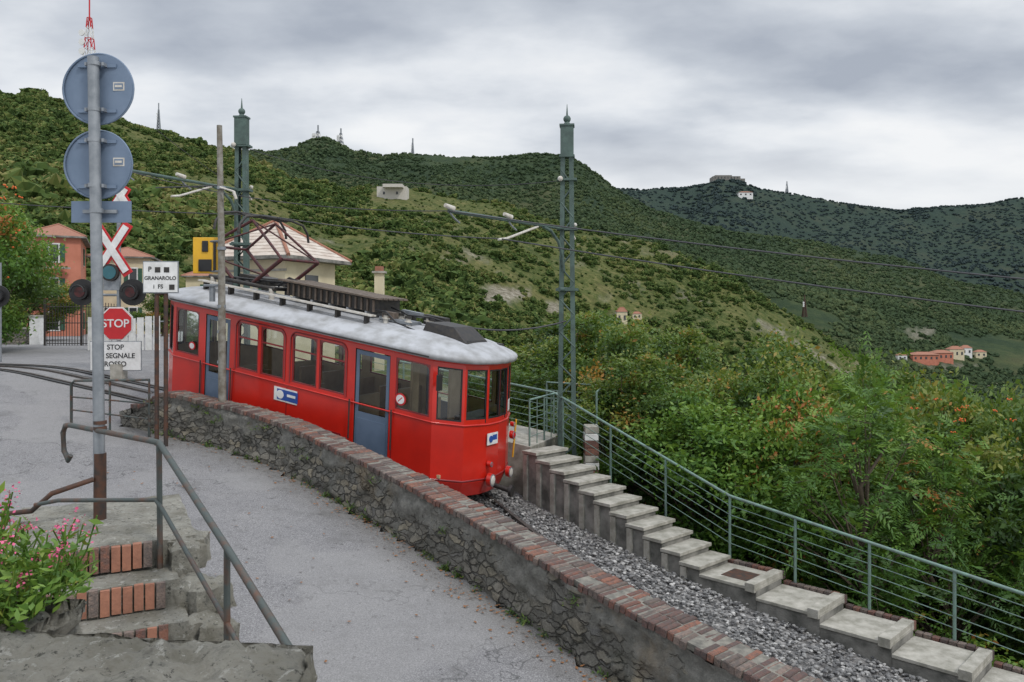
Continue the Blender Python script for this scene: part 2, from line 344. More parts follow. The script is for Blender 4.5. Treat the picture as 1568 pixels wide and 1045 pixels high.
# trackbed
vs=[];fs=[]; ps=np.arange(-24,8,.4); 
for p in ps:
    for q in np.linspace(4.2,12.0,14):
        x=(p+q)*.7071; y=(q-p)*.7071
        vs.append((x,y,bedz(x,y)-.16+.02*noise.noise(Vector((x*3,y*3,0)))))
for i in range(len(ps)-1):
    for j in range(13):
        c=[vs[i*14+j],vs[(i+1)*14+j+1]]; x=(c[0][0]+c[1][0])/2; y=(c[0][1]+c[1][1])/2
        if x<-7.9 or y<np.interp(x,wx,wy)+.05: continue
        fs.append((i*14+j,(i+1)*14+j,(i+1)*14+j+1,i*14+j+1))
me=D.meshes.new('railway_trackbed'); me.from_pydata(vs,[],fs); me.materials.append(M['gravel']); link(D.objects.new('railway_trackbed',me))
# ---------------------------------------------------------------- face instancer
def ico(sub=1,seed=0,amp=.25,f=1.6):
    import bmesh
    bm=bmesh.new(); bmesh.ops.create_icosphere(bm,subdivisions=sub,radius=1)
    for v in bm.verts: v.co*=1+amp*noise.noise(v.co*f+Vector((seed,0,0)))
    return bm
def scatter(name,child_mesh,pts,childname):
    vs=[];fs=[]
    for p,s,yw in pts:
        c=Vector(p); a=Vector((math.cos(yw),math.sin(yw),0))*s/2; b=Vector((-math.sin(yw),math.cos(yw),0))*s/2; o=len(vs)
        vs+=[c-a-b,c+a-b,c+a+b,c-a+b]; fs.append((o,o+1,o+2,o+3))
    me=D.meshes.new(name); me.from_pydata(vs,[],fs); o=link(D.objects.new(name,me))
    o.instance_type='FACES'; o.use_instance_faces_scale=True; o.show_instancer_for_render=False
    ch=link(D.objects.new(childname,child_mesh)); ch.parent=o
    return o
bm=ico(1,3,.5); me=D.meshes.new('stone'); bm.to_mesh(me); me.transform(Matrix.Diagonal((1,.8,.6,1))); me.materials.append(M['ballast'])
pts=[]
for _ in range(13000):
    p=random.uniform(-12,0); q=random.uniform(8.0,11.72); x=(p+q)*.7071;y=(q-p)*.7071
    if y<np.interp(x,wx,wy)+.4: continue
    pts.append(((x,y,bedz(x,y)-.15+random.uniform(0,.05)),random.uniform(.016,.045),random.uniform(0,6.3)))
scatter('gravel',me,pts,'gravel_stone')
# ---------------------------------------------------------------- parapet wall with brick coping
def catmull(P,n):
    out=[]
    for i in range(len(P)-1):
        p0=Vector(P[max(i-1,0)]);p1=Vector(P[i]);p2=Vector(P[i+1]);p3=Vector(P[min(i+2,len(P)-1)])
        for j in range(n):
            t=j/n; out.append(.5*((2*p1)+(p2-p0)*t+(2*p0-5*p1+4*p2-p3)*t*t+(3*p1-p0-3*p2+p3)*t**3))
    out.append(Vector(P[-1])); return out
def resample(P,step):
    out=[P[0].copy()]; acc=0
    for i in range(len(P)-1):
        d=(P[i+1]-P[i]).length; 
        while acc+d>=step:
            t=(step-acc)/d if d else 0; 
            q=P[i].lerp(P[i+1],t); out.append(q); P[i]=q; d=(P[i+1]-q).length; acc=0
        acc+=d
    return out
ST=.0775
pl=resample(catmull(wall,8),ST)
HW=.86
def topz(p,i):
    s=i*ST; return roadz(p.x,p.y)+HW*min(1,.55+.45*sstep(0,1.0,s))+.025*noise.noise(Vector((s*.8,0,0)))
b=MB('stone_parapet_wall'); nh=18; vs=[];fs=[]; wh=[]
fr_=[]
for i,p in enumerate(pl):
    d=(pl[min(i+1,len(pl)-1)]-pl[max(i-1,0)]).normalized(); n_=Vector((-d.y,d.x))
    fr_.append((p,d,n_))
n=len(pl); W0=.40
for side in (0,1):
    o=len(vs)
    for i,(p,d,n_) in enumerate(fr_):
        t=topz(p,i)-.08; bz0=(roadz(p.x,p.y)-.15) if side==0 else t-2.4
        for j in range(nh+1):
            f=j/nh; z=bz0+(t-bz0)*f; off=(-.02 if side==0 else W0)
            q=p+n_*(off-(1-f)*.05*(1 if side==0 else -1))
            w=.07*noise.fractal(Vector((q.x*3.4,q.y*3.4,z*6)),1,2,4)*(1 if side==0 else .3)
            q=q-n_*w; vs.append((q.x,q.y,z)); wh.append(f)
    for i in range(n-1):
        for j in range(nh):
            c=(o+i*(nh+1)+j,o+(i+1)*(nh+1)+j,o+(i+1)*(nh+1)+j+1,o+i*(nh+1)+j+1); fs.append(c if side==0 else c[::-1])
b.add(vs,fs,'stone',True)
p,d,n_=fr_[0]; c0=p+n_*.19
vs=[];fs=[]
for j in range(7):
    z=roadz(p.x,p.y)-.2+(topz(p,0)-.08-roadz(p.x,p.y)+.2)*j/6
    for i in range(13):
        t=math.pi*i/12; q=c0-n_*(.21*math.cos(t))-d*(.45*math.sin(t)); q+= (q-c0)*.08*noise.noise(Vector((i*.7,z*5,0)))
        vs.append((q.x,q.y,z-.12*math.sin(t)*(j/6))); wh.append(j/6)
for j in range(6):
    for i in range(12): fs.append((j*13+i,j*13+i+1,(j+1)*13+i+1,(j+1)*13+i))
fs.append(tuple(6*13+i for i in range(13))); b.add(vs,fs,'stone',True)
o=b.build(); a=o.data.attributes.new('wallh','FLOAT','POINT'); a.data.foreach_set('value',wh)
b=MB('brick_coping')
vs=[];fs=[]
for i,(p,d,n_) in enumerate(fr_):
    t=topz(p,i); 
    for (o_,z_) in ((-.03,-.085),(-.03,-.016),(W0+.02,-.016),(W0+.02,-.085)):
        q=p+n_*o_; vs.append((q.x,q.y,t+z_))
for i in range(n-1):
    for j in range(4): fs.append((i*4+j,(i+1)*4+j,(i+1)*4+(j+1)%4,i*4+(j+1)%4))
fs.append((0,1,2,3)); b.add(vs,fs,'mortar')
for i in range(n-1):
    p,d,n_=fr_[i]; pn_=pl[i+1]; t0=topz(p,i); t1=topz(pn_,i+1)
    mid=p.lerp(pn_,.5); zz=(t0+t1)/2
    dv=Vector((pn_.x-p.x,pn_.y-p.y,t1-t0)).normalized(); nv=Vector((n_.x,n_.y,0)); uv=nv.cross(dv)*-1
    if uv.z<0: uv=-uv
    tone=noise.noise(Vector((i*.05,0,4)))
    for (o0,o1) in ((-.055,.195),(.205,W0+.045)):
        if random.random()<.05+.14*(tone>.22): continue
        jit=random.uniform(-.016,.016)
        c=Vector((mid.x,mid.y,zz))+nv*((o0+o1)/2+jit); 
        th=.085; mt='brick%d'%min(5,max(0,int((random.random()*.8+tone*.5+.1)*6))); rz=random.uniform(-.07,.07)
        dd=(dv+nv*rz).normalized(); nn=(nv-dv*rz).normalized(); tl=random.uniform(-.07,.07); dd=(dd+uv*tl).normalized(); uu=(uv-dd*tl).normalized()
        a_,b_,h_=.066/2,(o1-o0)/2,th/2; ch=.012; cc=c+uu*(-.045+random.uniform(-.016,.008)); V=[]
        for (sx,sy) in ((-1,-1),(1,-1),(1,1),(-1,1)): V.append(cc+dd*(a_*sx)+nn*(b_*sy)-uu*h_)
        for (sx,sy) in ((-1,-1),(1,-1),(1,1),(-1,1)): V.append(cc+dd*(a_*sx)+nn*(b_*sy)+uu*(h_-ch))
        for (sx,sy) in ((-1,-1),(1,-1),(1,1),(-1,1)): V.append(cc+dd*((a_-ch)*sx+random.uniform(-.003,.003))+nn*((b_-ch)*sy)+uu*(h_+random.uniform(-.005,.003)))
        b.add(V,[(0,1,5,4),(1,2,6,5),(2,3,7,6),(3,0,4,7),(4,5,9,8),(5,6,10,9),(6,7,11,10),(7,4,8,11),(8,9,10,11)],mt)
b.build()
# ---------------------------------------------------------------- tram
O=Vector((-1.48,14.6,-3.65)); T=Vector((.921,-.391,-.178)); NV=Vector((.391,.921,0)); UP=Vector((.036,-.015,1))
def TX(a,b_,h): return O+T*a+NV*b_+UP*h
Wd=2.85; La=-6.4
tram=link(D.objects.new('red_rack_tram',None))
front=[(-.06,0),(.42,.36),(.62,.95),(.66,1.425),(.62,1.90),(.42,2.49),(-.06,2.85)]
rear=[(La+.06,2.85),(La-.42,2.49),(La-.62,1.9),(La-.66,1.425),(La-.62,.95),(La-.42,.36),(La+.06,0)]
outline=front+rear
body=MB('body',TX); gls=MB('windows',TX); trim=MB('window_frames',TX)
def panel(P0,P1,ops,h0,h1,mat='red'):
    P0=Vector(P0);P1=Vector(P1); L=(P1-P0).length; d=(P1-P0)/L; nrm=Vector((d.y,-d.x))
    S=sorted(set([0,L]+[o[0] for o in ops]+[o[1] for o in ops])); Hs=sorted(set([h0,h1,1.70]+[o[2] for o in ops]+[o[3] for o in ops]))
    def pt(s,h,off=0): q=P0+d*s+nrm*off; return (q.x,q.y,h)
    for i in range(len(S)-1):
        for j in range(len(Hs)-1):
            sm=(S[i]+S[i+1])/2; hm=(Hs[j]+Hs[j+1])/2
            if any(o[0]<sm<o[1] and o[2]<hm<o[3] for o in ops): continue
            body.add([pt(S[i],Hs[j]),pt(S[i+1],Hs[j]),pt(S[i+1],Hs[j+1]),pt(S[i],Hs[j+1])],[(0,1,2,3)],mat)
            body.add([pt(S[i],Hs[j],-.05),pt(S[i+1],Hs[j],-.05),pt(S[i+1],Hs[j+1],-.05),pt(S[i],Hs[j+1],-.05)],[(3,2,1,0)],'interior')
    for o in ops:
        s0,s1,hb,ht,kind=o
        for (A,B) in (((s0,hb),(s1,hb)),((s1,hb),(s1,ht)),((s1,ht),(s0,ht)),((s0,ht),(s0,hb))):
            body.add([pt(A[0],A[1]),pt(B[0],B[1]),pt(B[0],B[1],-.05),pt(A[0],A[1],-.05)],[(0,1,2,3)],'darkred' if kind!='door' else 'dkmet')
        def rect(a0,a1,b0,b1,mt,off=-.02,th=.012,bb=None):
            bb=bb or trim
            V=[pt(x,y,z) for z in (off-th,off+th) for (x,y) in ((a0,b0),(a1,b0),(a1,b1),(a0,b1))]
            bb.add(V,[(3,2,1,0),(4,5,6,7),(0,1,5,4),(1,2,6,5),(2,3,7,6),(3,0,4,7)],mt)
        gh0=hb
        if kind=='door':
            gh0=1.55
            rect(s0+.015,s1-.015,hb+.01,gh0,'doorb',-.028,.015)
            rect(s0+.06,s1-.06,hb+.12,gh0-.12,'doorb',-.010,.006)
            rect(s0+.015,s0+.085,gh0,ht-.02,'doorb',-.028,.015); rect(s1-.085,s1-.015,gh0,ht-.02,'doorb',-.028,.015); rect(s0+.085,s1-.085,ht-.10,ht-.02,'doorb',-.028,.015)
            e=.085
        else:
            w=.028; mt='black' if kind in('front','corner') else 'darkred'
            rect(s0,s1,hb,hb+w,mt); rect(s0,s1,ht-w,ht,mt); rect(s0,s0+w,hb+w,ht-w,mt); rect(s1-w,s1,hb+w,ht-w,mt); e=w
            if kind=='side': rect(s0+w,s1-w,ht-.33,ht-.30,'darkred')
            if kind in('side','win'):
                for (cx,sg) in ((s0+w,1),(s1-w,-1)):
                    V=[pt(cx,ht-w,-.012)]+[pt(cx+sg*.10*(1-math.sin(t)),ht-w-.10*(1-math.cos(t)),-.012) for t in [math.pi/2*i/5 for i in range(6)]]
                    trim.add(V,[tuple(range(7)) if sg>0 else tuple(range(7))[::-1]],mt)
        gls.add([pt(s0+e,gh0,-.03),pt(s1-e,gh0,-.03),pt(s1-e,ht-.03,-.03),pt(s0+e,ht-.03,-.03)],[(0,1,2,3)],'glass')
WB,WT=1.80,2.74
side_near=[(-6.27,-5.63,WB,WT,'win'),(-5.45,-4.80,.62,WT,'door'),(-4.60,-4.07,WB-.02,WT,'side'),(-4.0,-3.43,WB-.02,WT,'side'),(-3.22,-2.63,WB-.02,WT,'side'),(-2.57,-1.97,WB-.02,WT,'side'),(-1.74,-.97,.62,WT,'door'),(-.84,-.12,WB-.02,WT,'win')]
A0=La+.06
panel((A0,0),(-.06,0),[(o[0]-A0,o[1]-A0,o[2],o[3],o[4]) for o in side_near],.42,2.9)
panel((-.06,Wd),(A0,Wd),[(-.06-o[1],-.06-o[0],o[2],o[3],o[4]) for o in side_near],.42,2.9)
for ends in (front,rear):
    for i in range(6):
        P0,P1=Vector(ends[i]),Vector(ends[i+1]); L=(P1-P0).length
        if i in(0,5): ops=[(.08,L-.05,WB-.04,WT,'corner')] if i==0 else [(.05,L-.08,WB-.04,WT,'corner')]
        elif i==1: ops=[(.05,L-.03,WB,WT,'front')]
        elif i==4: ops=[(.03,L-.05,WB,WT,'front')]
        elif i==2: ops=[(.04,L-.0,WB,WT,'front')]
        else: ops=[(.0,L-.04,WB,WT,'front')]
        panel(P0,P1,ops,.62,2.9)
        body.add([(P0.x,P0.y,.62),(P0.x*1.0-(.12 if ends is front else -.12),P0.y*.94+.09,.33),(P1.x-(.12 if ends is front else -.12),P1.y*.94+.09,.33),(P1.x,P1.y,.62)],[(0,1,2,3)],'red')
def ring(h,off,r,mat):
    pts=[]
    for (a_,b_) in outline+[outline[0]]:
        da=off*(1 if a_>-3 else -1)*(0 if b_ in(0,Wd) else 1); db=off*(-1 if b_<1.4 else 1)*(1 if abs(b_-1.42)>.9 else 0)
        pts.append((a_+da,b_+db,h))
    trim.tube(pts,r,mat,6)
ring(1.70,.008,.018,'red'); ring(.66,.0,.02,'darkred'); ring(2.84,.005,.02,'red')
def smooth_outline():
    k=len(outline); out=[]
    for i in range(k):
        p0=Vector(outline[i-1]);p1=Vector(outline[i]);p2=Vector(outline[(i+1)%k]);p3=Vector(outline[(i+2)%k])
        L=(p2-p1).length; ns_=24 if L>3 else 4
        for j in range(ns_):
            t=j/ns_
            if L>3: out.append(p1.lerp(p2,t))
            else:
                if (p1-p0).length>3: p0=p1-(p2-p1)
                if (p3-p2).length>3: p3=p2+(p2-p1)
                out.append(.5*((2*p1)+(p2-p0)*t+(2*p0-5*p1+4*p2-p3)*t*t+(3*p1-p0-3*p2+p3)*t**3))
    return out
so_=smooth_outline(); K=len(so_)
def nrm_(i):
    d=so_[(i+1)%K]-so_[i-1]; v=Vector((d.y,-d.x)); v.normalize(); return v
nr=[nrm_(i) for i in range(K)]
spine=lambda p: Vector((min(-1.0,max(La+1.0,p.x)),1.425))
roof=MB('roof',TX)
rs=[(1.0,2.85,.02),(1.0,2.87,.10),(1.0,2.94,.12),(1.0,2.975,.10),(.97,3.02,.06),(.90,3.085,0),(.78,3.15,0),(.62,3.205,0),(.42,3.245,0),(.2,3.265,0),(0.02,3.27,0)]
vs=[];fs=[]
for f,h,ex in rs:
    for i,p in enumerate(so_):
        s_=spine(p); q=s_+(p-s_)*f+nr[i]*ex; vs.append((q.x,q.y,h))
for i in range(len(rs)-1):
    for j in range(K): fs.append((i*K+j,i*K+(j+1)%K,(i+1)*K+(j+1)%K,(i+1)*K+j))
roof.add(vs,fs,'roofw',True)
roof.tube([(A0,-.115,2.90),(-.1,-.115,2.90)],.016,'dkmet',6)
for k in range(5): roof.tube([(-5.6+k*1.25,-.05,2.985),(-5.6+k*1.25,.2,3.095),(-5.6+k*1.25,.6,3.18),(-5.6+k*1.25,1.4,3.275)],.012,'galv',5)
for (b0,a0,a1) in ((.50,-6.1,-1.7),(2.35,-6.1,-1.7)):
    roof.box(((a0+a1)/2,b0-.06,3.36),(a1-a0,.09,.03),'insul'); roof.box(((a0+a1)/2,b0+.06,3.36),(a1-a0,.09,.03),'insul')
    for k in range(7):
        a_=a0+.15+k*(a1-a0-.3)/6; roof.box((a_,b0,3.25),(.05,.14,.19),'dkmet')
for k in range(6): roof.box((-3.05,.90+k*.20,3.68),(2.5,.165,.035),'brownbox')
roof.box((-3.05,1.42,3.51),(2.2,.98,.26),'dkmet')
for k in range(5): roof.box((-3.95+k*.45,1.42,3.33),(.05,1.0,.1),'roofw')
for k in range(16): roof.box((-4.1+k*.142,.915,3.51),(.04,.03,.24),'brownbox')
for (a_,b_) in ((-1.55,1.3),(-1.25,1.9),(-1.2,1.0),(-.95,1.5),(-1.75,1.75),(-1.6,.8)):
    roof.tube([(a_,b_,3.22),(a_,b_,3.42)],.05,'insul',8); roof.disc((a_,b_,3.33),(0,0,1),.08,.02,'insul',10); roof.disc((a_,b_,3.42),(0,0,1),.07,.05,'dkmet',10)
roof.box((-1.45,1.6,3.45),(.45,.16,.10),'galv'); roof.box((-1.1,2.0,3.36),(.5,.25,.2),'dkmet'); roof.box((-1.5,1.2,3.3),(.7,.5,.06),'galv'); roof.box((-1.65,1.05,3.38),(.25,.22,.14),'brownbox')
roof.tube([(-1.9,1.5,3.5),(-1.5,1.3,3.47),(-1.2,1.0,3.46),(-.95,1.5,3.46),(-.4,2.0,3.3)],.022,'black',6)
roof.tube([(-1.9,.9,3.45),(-1.6,.8,3.46),(-1.3,.7,3.3),(-.9,.75,3.22)],.018,'black',6)
def cowl(a0,a1,b0,b1,h0,h1,mat):
    V=[(a0,b0,h0),(a1,b0,h0),(a1,b1,h0),(a0,b1,h0),(a0+.10,b0+.04,h1),(a1-.35,b0+.08,h1),(a1-.35,b1-.08,h1),(a0+.10,b1-.04,h1),(a1-.05,b0+.06,h0+.09),(a1-.05,b1-.06,h0+.09)]
    roof.add(V,[(0,1,8,5,4),(1,2,9,8),(2,3,7,6,9),(3,0,4,7),(4,5,6,7),(5,8,9,6)],mat)
cowl(-.80,.22,.80,1.80,3.12,3.42,'dkmet')
roof.box((.15,2.25,3.10),(.3,.22,.06),'dkmet'); roof.tube([(-.3,2.1,3.15),(-.3,2.1,3.3)],.03,'insul',8)
pg=MB('pantograph',TX)
for b_ in (.75,2.1):
    pg.tube([(-6.1,b_,3.46),(-4.3,b_,3.46)],.05,'dkmet',6)
    for a_ in (-6.0,-4.4): pg.tube([(a_,b_,3.2),(a_,b_,3.46)],.06,'insul',8)
for a_ in (-6.0,-5.2,-4.4): pg.tube([(a_,.75,3.46),(a_,2.1,3.46)],.045,'dkmet',6)
for b_,bt in ((.80,1.05),(2.05,1.8)):
    for (a0,a1) in ((-5.5,-6.25),(-4.95,-4.2)):
        pg.tube([(a0,b_,3.5),(a1,b_,4.12)],.042,'pant',6); pg.tube([(a1,b_,4.12),(-5.22,bt,4.84)],.032,'pant',6)
for a_ in (-6.25,-4.2): pg.tube([(a_,.80,4.12),(a_,2.05,4.12)],.032,'pant',6)
pg.tube([(-6.25,.80,4.12),(-5.22,1.8,4.84)],.02,'pant',5); pg.tube([(-4.2,2.05,4.12),(-5.22,1.05,4.84)],.02,'pant',5)
pg.tube([(-6.2,.85,3.9),(-4.9,2.0,3.5)],.024,'pant',5); pg.box((-5.2,1.4,3.54),(.7,.7,.16),'dkmet')
for k in range(4): pg.tube([(-5.9+k*.25,.8,3.5),(-4.5,.9+k*.3,3.6)],.024,'black',5)
pg.tube([(-4.6,1.2,3.5),(-4.3,1.2,3.72),(-4.0,1.2,3.66)],.03,'black',6)
for a_ in (-5.55,-4.9):
    pg.tube([(a_,.25,4.52),(a_,.30,4.72),(a_,.48,4.90),(a_,.9,4.96),(a_,1.95,4.96),(a_,2.37,4.90),(a_,2.55,4.72),(a_,2.60,4.52)],.03,'dkmet',6)
for bb in (1.05,1.8): pg.tube([(-5.55,bb,4.93),(-4.9,bb,4.93)],.026,'dkmet')
it=MB('interior',TX)
it.box((-3.2,1.425,.72),(6.6,2.7,.06),'interior'); it.box((-3.2,1.425,2.845),(6.2,2.6,.02),'white')
for k,a_ in enumerate((-4.3,-3.7,-2.9,-2.2)):
    for b_ in (.5,2.35):
        it.box((a_,b_,1.12),(.42,.85,.07),'seat'); it.box((a_-.2,b_,1.4),(.05,.85,.62),'seat'); it.box((a_,b_,.92),(.3,.6,.35),'dkmet')
for a_ in (-4.72,-1.85): 
    it.box((a_,.55,1.25),(.05,.95,1.05),'interior'); it.box((a_,2.3,1.25),(.05,.95,1.05),'interior')
it.box((.12,1.5,1.35),(.35,1.2,.75),'dkmet'); it.box((-.35,1.0,1.35),(.4,.4,.08),'seat'); it.box((-.55,1.0,1.65),(.07,.4,.6),'seat'); it.tube([(-.35,1.0,.75),(-.35,1.0,1.35)],.05,'dkmet')
it.box((-.75,.55,1.9),(.05,.25,1.7),'interior'); it.box((-.75,2.3,1.9),(.05,.6,1.7),'interior')
for a_ in (-4.0,-3.3,-2.55): it.tube([(a_,1.0,.75),(a_,1.0,2.83)],.018,'yellow',6)
ft=MB('front_fittings',TX)
def lamp(a_,b_,h,r,mat='white'):
    ft.disc((a_,b_,h),(1,.0,0),r,.08,'red',18); ft.disc((a_+.045,b_,h),(1,0,0),r*.9,.012,'galv',18); ft.ball((a_+.04,b_,h),r*.78,mat,8,(.35,1,1))
lamp(.72,.98,.66,.13,'insul'); lamp(.72,1.87,.66,.11,'insul')
lamp(.68,1.0,.95,.055,'signred')
lamp(.56,2.36,1.30,.085,'signred'); lamp(.56,2.36,1.52,.05,'yellow')
fa=(Vector((1,-.09,0)),Vector((.09,1,0)),Vector((0,0,1)))
ft.box((.668,1.12,1.42),(.012,.40,.22),'white',fa); ft.disc((.675,1.04,1.42),(1,-.09,0),.065,.014,'blue',16); ft.box((.677,1.2,1.44),(.012,.17,.10),'blue',fa)
ft.box((.50,2.25,1.92),(.01,.26,.22),'white',(Vector((.95,.3,0)),Vector((-.3,.95,0)),Vector((0,0,1))))
ft.tube([(.70,.7,1.78),(.71,.62,2.35)],.010,'black',5); ft.tube([(.70,1.6,1.78),(.71,1.5,2.4)],.010,'black',5)
ft.tube([(.1,-.02,2.62),(.2,-.22,2.60)],.012,'black',5); ft.box((.2,-.24,2.5),(.04,.16,.28),'black')
ft.tube([(.55,1.42,.45),(.95,1.42,.42)],.05,'dkmet'); ft.disc((.97,1.42,.42),(1,0,0),.11,.06,'dkmet',14)
ft.tube([(.52,2.52,.8),(.56,2.54,1.6)],.02,'yellow',6)
ft.box((-3.35,-.008,1.48),(.56,.012,.27),'white'); ft.box((-3.30,-.014,1.48),(.50,.012,.21),'blue'); ft.disc((-3.47,-.02,1.48),(0,1,0),.085,.012,'white',16); ft.box((-3.2,-.022,1.49),(.2,.01,.05),'white')
ft.disc((-.72,-.012,1.98),(0,1,0),.115,.014,'signred',18); ft.disc((-.72,-.020,1.98),(0,1,0),.085,.014,'white',18); ft.box((-.72,-.03,1.98),(.12,.006,.015),'signred',(Vector((.7,0,.7)),Vector((0,1,0)),Vector((-.7,0,.7))))
ft.disc((-5.80,-.012,2.0),(0,1,0),.085,.014,'signred',16); ft.disc((-5.80,-.020,2.0),(0,1,0),.06,.014,'white',16)
for a_ in (-1.82,-.89,-5.53,-4.72): ft.tube([(a_,-.05,1.0),(a_,-.05,1.75)],.014,'dkmet',6)
for (a0,a1) in ((-4.64,-3.39),(-3.26,-1.93)):
    P=[(a0,-.008,1.76),(a0,-.008,2.62)]+[(a0+.14*(1-math.cos(t)),-.008,2.62+.16*math.sin(t)) for t in (.4,.8,1.2,1.57)]+[(a1-.14*(1-math.cos(t)),-.008,2.62+.16*math.sin(t)) for t in (1.57,1.2,.8,.4)]+[(a1,-.008,2.62),(a1,-.008,1.76)]
    ft.tube(P,.014,'darkred',5)
for a_ in (-5.54,-4.71,-3.33,-1.85,-.9): ft.box((a_,-.004,1.05),(.014,.008,1.2),'darkred')
for k in range(3): ft.box((-4.2+k*1.0,-.006,.95),(.35,.012,.16),'darkred')
rg=MB('bogies',TX)
rg.box((-3.2,1.425,.5),(6.0,1.9,.25),'dkmet')
for a_ in (-5.3,-3.9,-2.3,-.8):
    for b_ in (.82,2.02): rg.disc((a_,b_,.36),(0,1,0),.36,.12,'dkmet',24)
    rg.tube([(a_,.8,.36),(a_,2.05,.36)],.06,'dkmet')
for mb in (body,trim,gls,roof,pg,it,ft,rg): mb.build(tram)
# rails
b=MB('railway_rails')
cl=[TX(a_,1.425,0) for a_ in (-22,-16,-11,-6,-3,0)]
cl+= [Vector((x,y,bedz(x,y)+.0)) for x,y in ((.15,13.8),(1.2,11.3),(2.6,8.9),(4.6,6.4),(6.3,4.4))]
cf=[]
for i in range(len(cl)-1):
    for j in range(6): cf.append(cl[i].lerp(cl[i+1],j/6))
for off,ww,mt,dz in ((-.6,.035,'steel',.045),(.6,.035,'steel',.045),(0,.04,'steel',.045),(-.71,.05,'black',.03),(.49,.05,'black',.03),(.12,.04,'black',.03)):
    P=[]
    for i in range(len(cf)):
        d=(cf[min(i+1,len(cf)-1)]-cf[max(i-1,0)]); nn=Vector((-d.y,d.x,0)).normalized(); q=cf[i]+nn*off
        if q.x<-8.0: q.z=roadz(q.x,q.y)+dz-.012
        elif i>30: q.z-=.06
        P.append(q)
    V=[];Fc=[]
    for i,q in enumerate(P):
        d=(P[min(i+1,len(P)-1)]-P[max(i-1,0)]); nn=Vector((-d.y,d.x,0)).normalized()
        for (o_,z_) in ((-ww,-.14),(-ww,.012),(ww,.012),(ww,-.14)): V.append(q+nn*o_+Vector((0,0,z_)))
    for i in range(len(P)-1):
        if mt=='black' and P[i].x>-8: continue
        for j in range(4): Fc.append((i*4+j,(i+1)*4+j,(i+1)*4+(j+1)%4,i*4+(j+1)%4))
    b.add(V,Fc,mt)
b.build()
# ---------------------------------------------------------------- concrete stairs
b=MB('concrete_stairs'); e1=Vector((.7071,-.7071,0)); e2=Vector((.7071,.7071,0)); Z3=Vector((0,0,1))
A=Vector((.22,16.55,-2.78)); B=Vector((3.14,13.4,-4.2)); C=Vector((6.08,10.5,-4.78))
ns=11
for i in range(ns):
    p0=A.lerp(B,i/ns); p1=A.lerp(B,(i+1)/ns); d=Vector((p1.x-p0.x,p1.y-p0.y,0)); L=d.length; d.normalize(); nn=Vector((-d.y,d.x,0)); z=A.z+(B.z-A.z)*i/(ns-1)*1.0
    bz_=bedz(p0.x,p0.y)-.5
    c=(p0+p1)/2+nn*.46; 
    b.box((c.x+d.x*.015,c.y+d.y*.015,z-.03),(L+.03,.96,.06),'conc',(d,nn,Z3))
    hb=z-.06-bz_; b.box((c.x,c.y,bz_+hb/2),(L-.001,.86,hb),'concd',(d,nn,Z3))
    b.box((c.x-nn.x*.44-d.x*L*.3,c.y-nn.y*.44-d.y*L*.3,bz_+hb/2-.01),(.12,.06,hb-.02),'conc',(d,nn,Z3))
nl=7; CC=B+(C-B)*(nl/4)
for i in range(nl):
    p0=B.lerp(CC,i/nl); p1=B.lerp(CC,(i+1)/nl); d=Vector((p1.x-p0.x,p1.y-p0.y,0)); L=d.length; d.normalize(); nn=Vector((-d.y,d.x,0)); z=B.z-.13-(B.z-C.z)/4*i*.98
    c=(p0+p1)/2+nn*.46
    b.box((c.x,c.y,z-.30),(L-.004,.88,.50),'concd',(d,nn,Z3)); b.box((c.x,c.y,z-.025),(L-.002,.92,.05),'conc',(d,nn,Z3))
    q=p1+nn*.46; b.box((q.x-d.x*.09,q.y-d.y*.09,z-.0),(.17,.98,.14),'conc',(d,nn,Z3))
    for k in range(9):
        q=p0+d*(L*(k+.5)/9)+nn*1.0; b.box((q.x,q.y,z-.02+random.uniform(-.008,.008)),(L/9-.012,.11,.13),'brick%d'%random.randint(0,5),(d,nn,Z3))
q=B+(C-B)*.13+e2*.45; b.box((q.x,q.y,B.z-.13+.005),(.5,.45,.012),'rust',(e1,e2,Z3))
b.build(bevel=.012)
b=MB('station_platform')
def TP(a_,b_,z): q=O+T*a_+NV*b_; return (q.x,q.y,z)
V=[]
for a_ in (-8,.75):
    for b_ in (3.05,5.0):
        for z in (-6,-2.80-.15*(a_-.75)): V.append(TP(a_,b_,z))
b.add(V,[(0,1,3,2),(4,6,7,5),(0,4,5,1),(2,3,7,6),(0,2,6,4),(1,5,7,3)],'conc'); b.build(bevel=.01)
b=MB('brick_pillar'); 
for k in range(9):
    b.box((1.74+random.uniform(-.01,.01),17.55,-3.75+k*.16),(.30,.42,.15),random.choice(['brick0','brick2','white','conc','white']))
b.build(bevel=.01)
# ---------------------------------------------------------------- green handrail along stairs
b=MB('stair_handrail')
far=[TP(-5,4.9,-2.80+.86),TP(-2,4.9,-2.80+.4),TP(.6,4.9,-2.80)]
Af=A+e2*.98+e1*-.05; Bf=B+e2*1.02; Cf=CC+e2*1.02
path=[Vector(far[0]),Vector(far[1]),Vector(far[2]),Vector((Af.x+.25,Af.y+.35,-2.8)),Bf+Vector((0,0,.02)),Cf]
hts=1.0
b.tube([p+Vector((0,0,hts)) for p in path],.026,'railg',8)
for k in range(1,6): b.tube([p+Vector((0,0,hts*k/6)) for p in path],.008,'railg',5)
def posts(p,q,n,skip0=False):
    for i in range(n+1):
        if i==0 and skip0: continue
        c=p.lerp(q,i/n); b.tube([c-Vector((0,0,.3)),c+Vector((0,0,hts))],.024,'railg',8)
posts(path[0],path[1],2); posts(path[1],path[2],2,True); posts(path[3],path[4],3); posts(path[4],path[5],6,True)
pp=[Vector(TP(.7,3.1,-2.8)),Vector(TP(.7,4.9,-2.8))]
b.tube([p+Z3*1.0 for p in pp],.024,'railg'); 
for k in range(1,5): b.tube([p+Z3*(k*.2) for p in pp],.008,'railg',5)
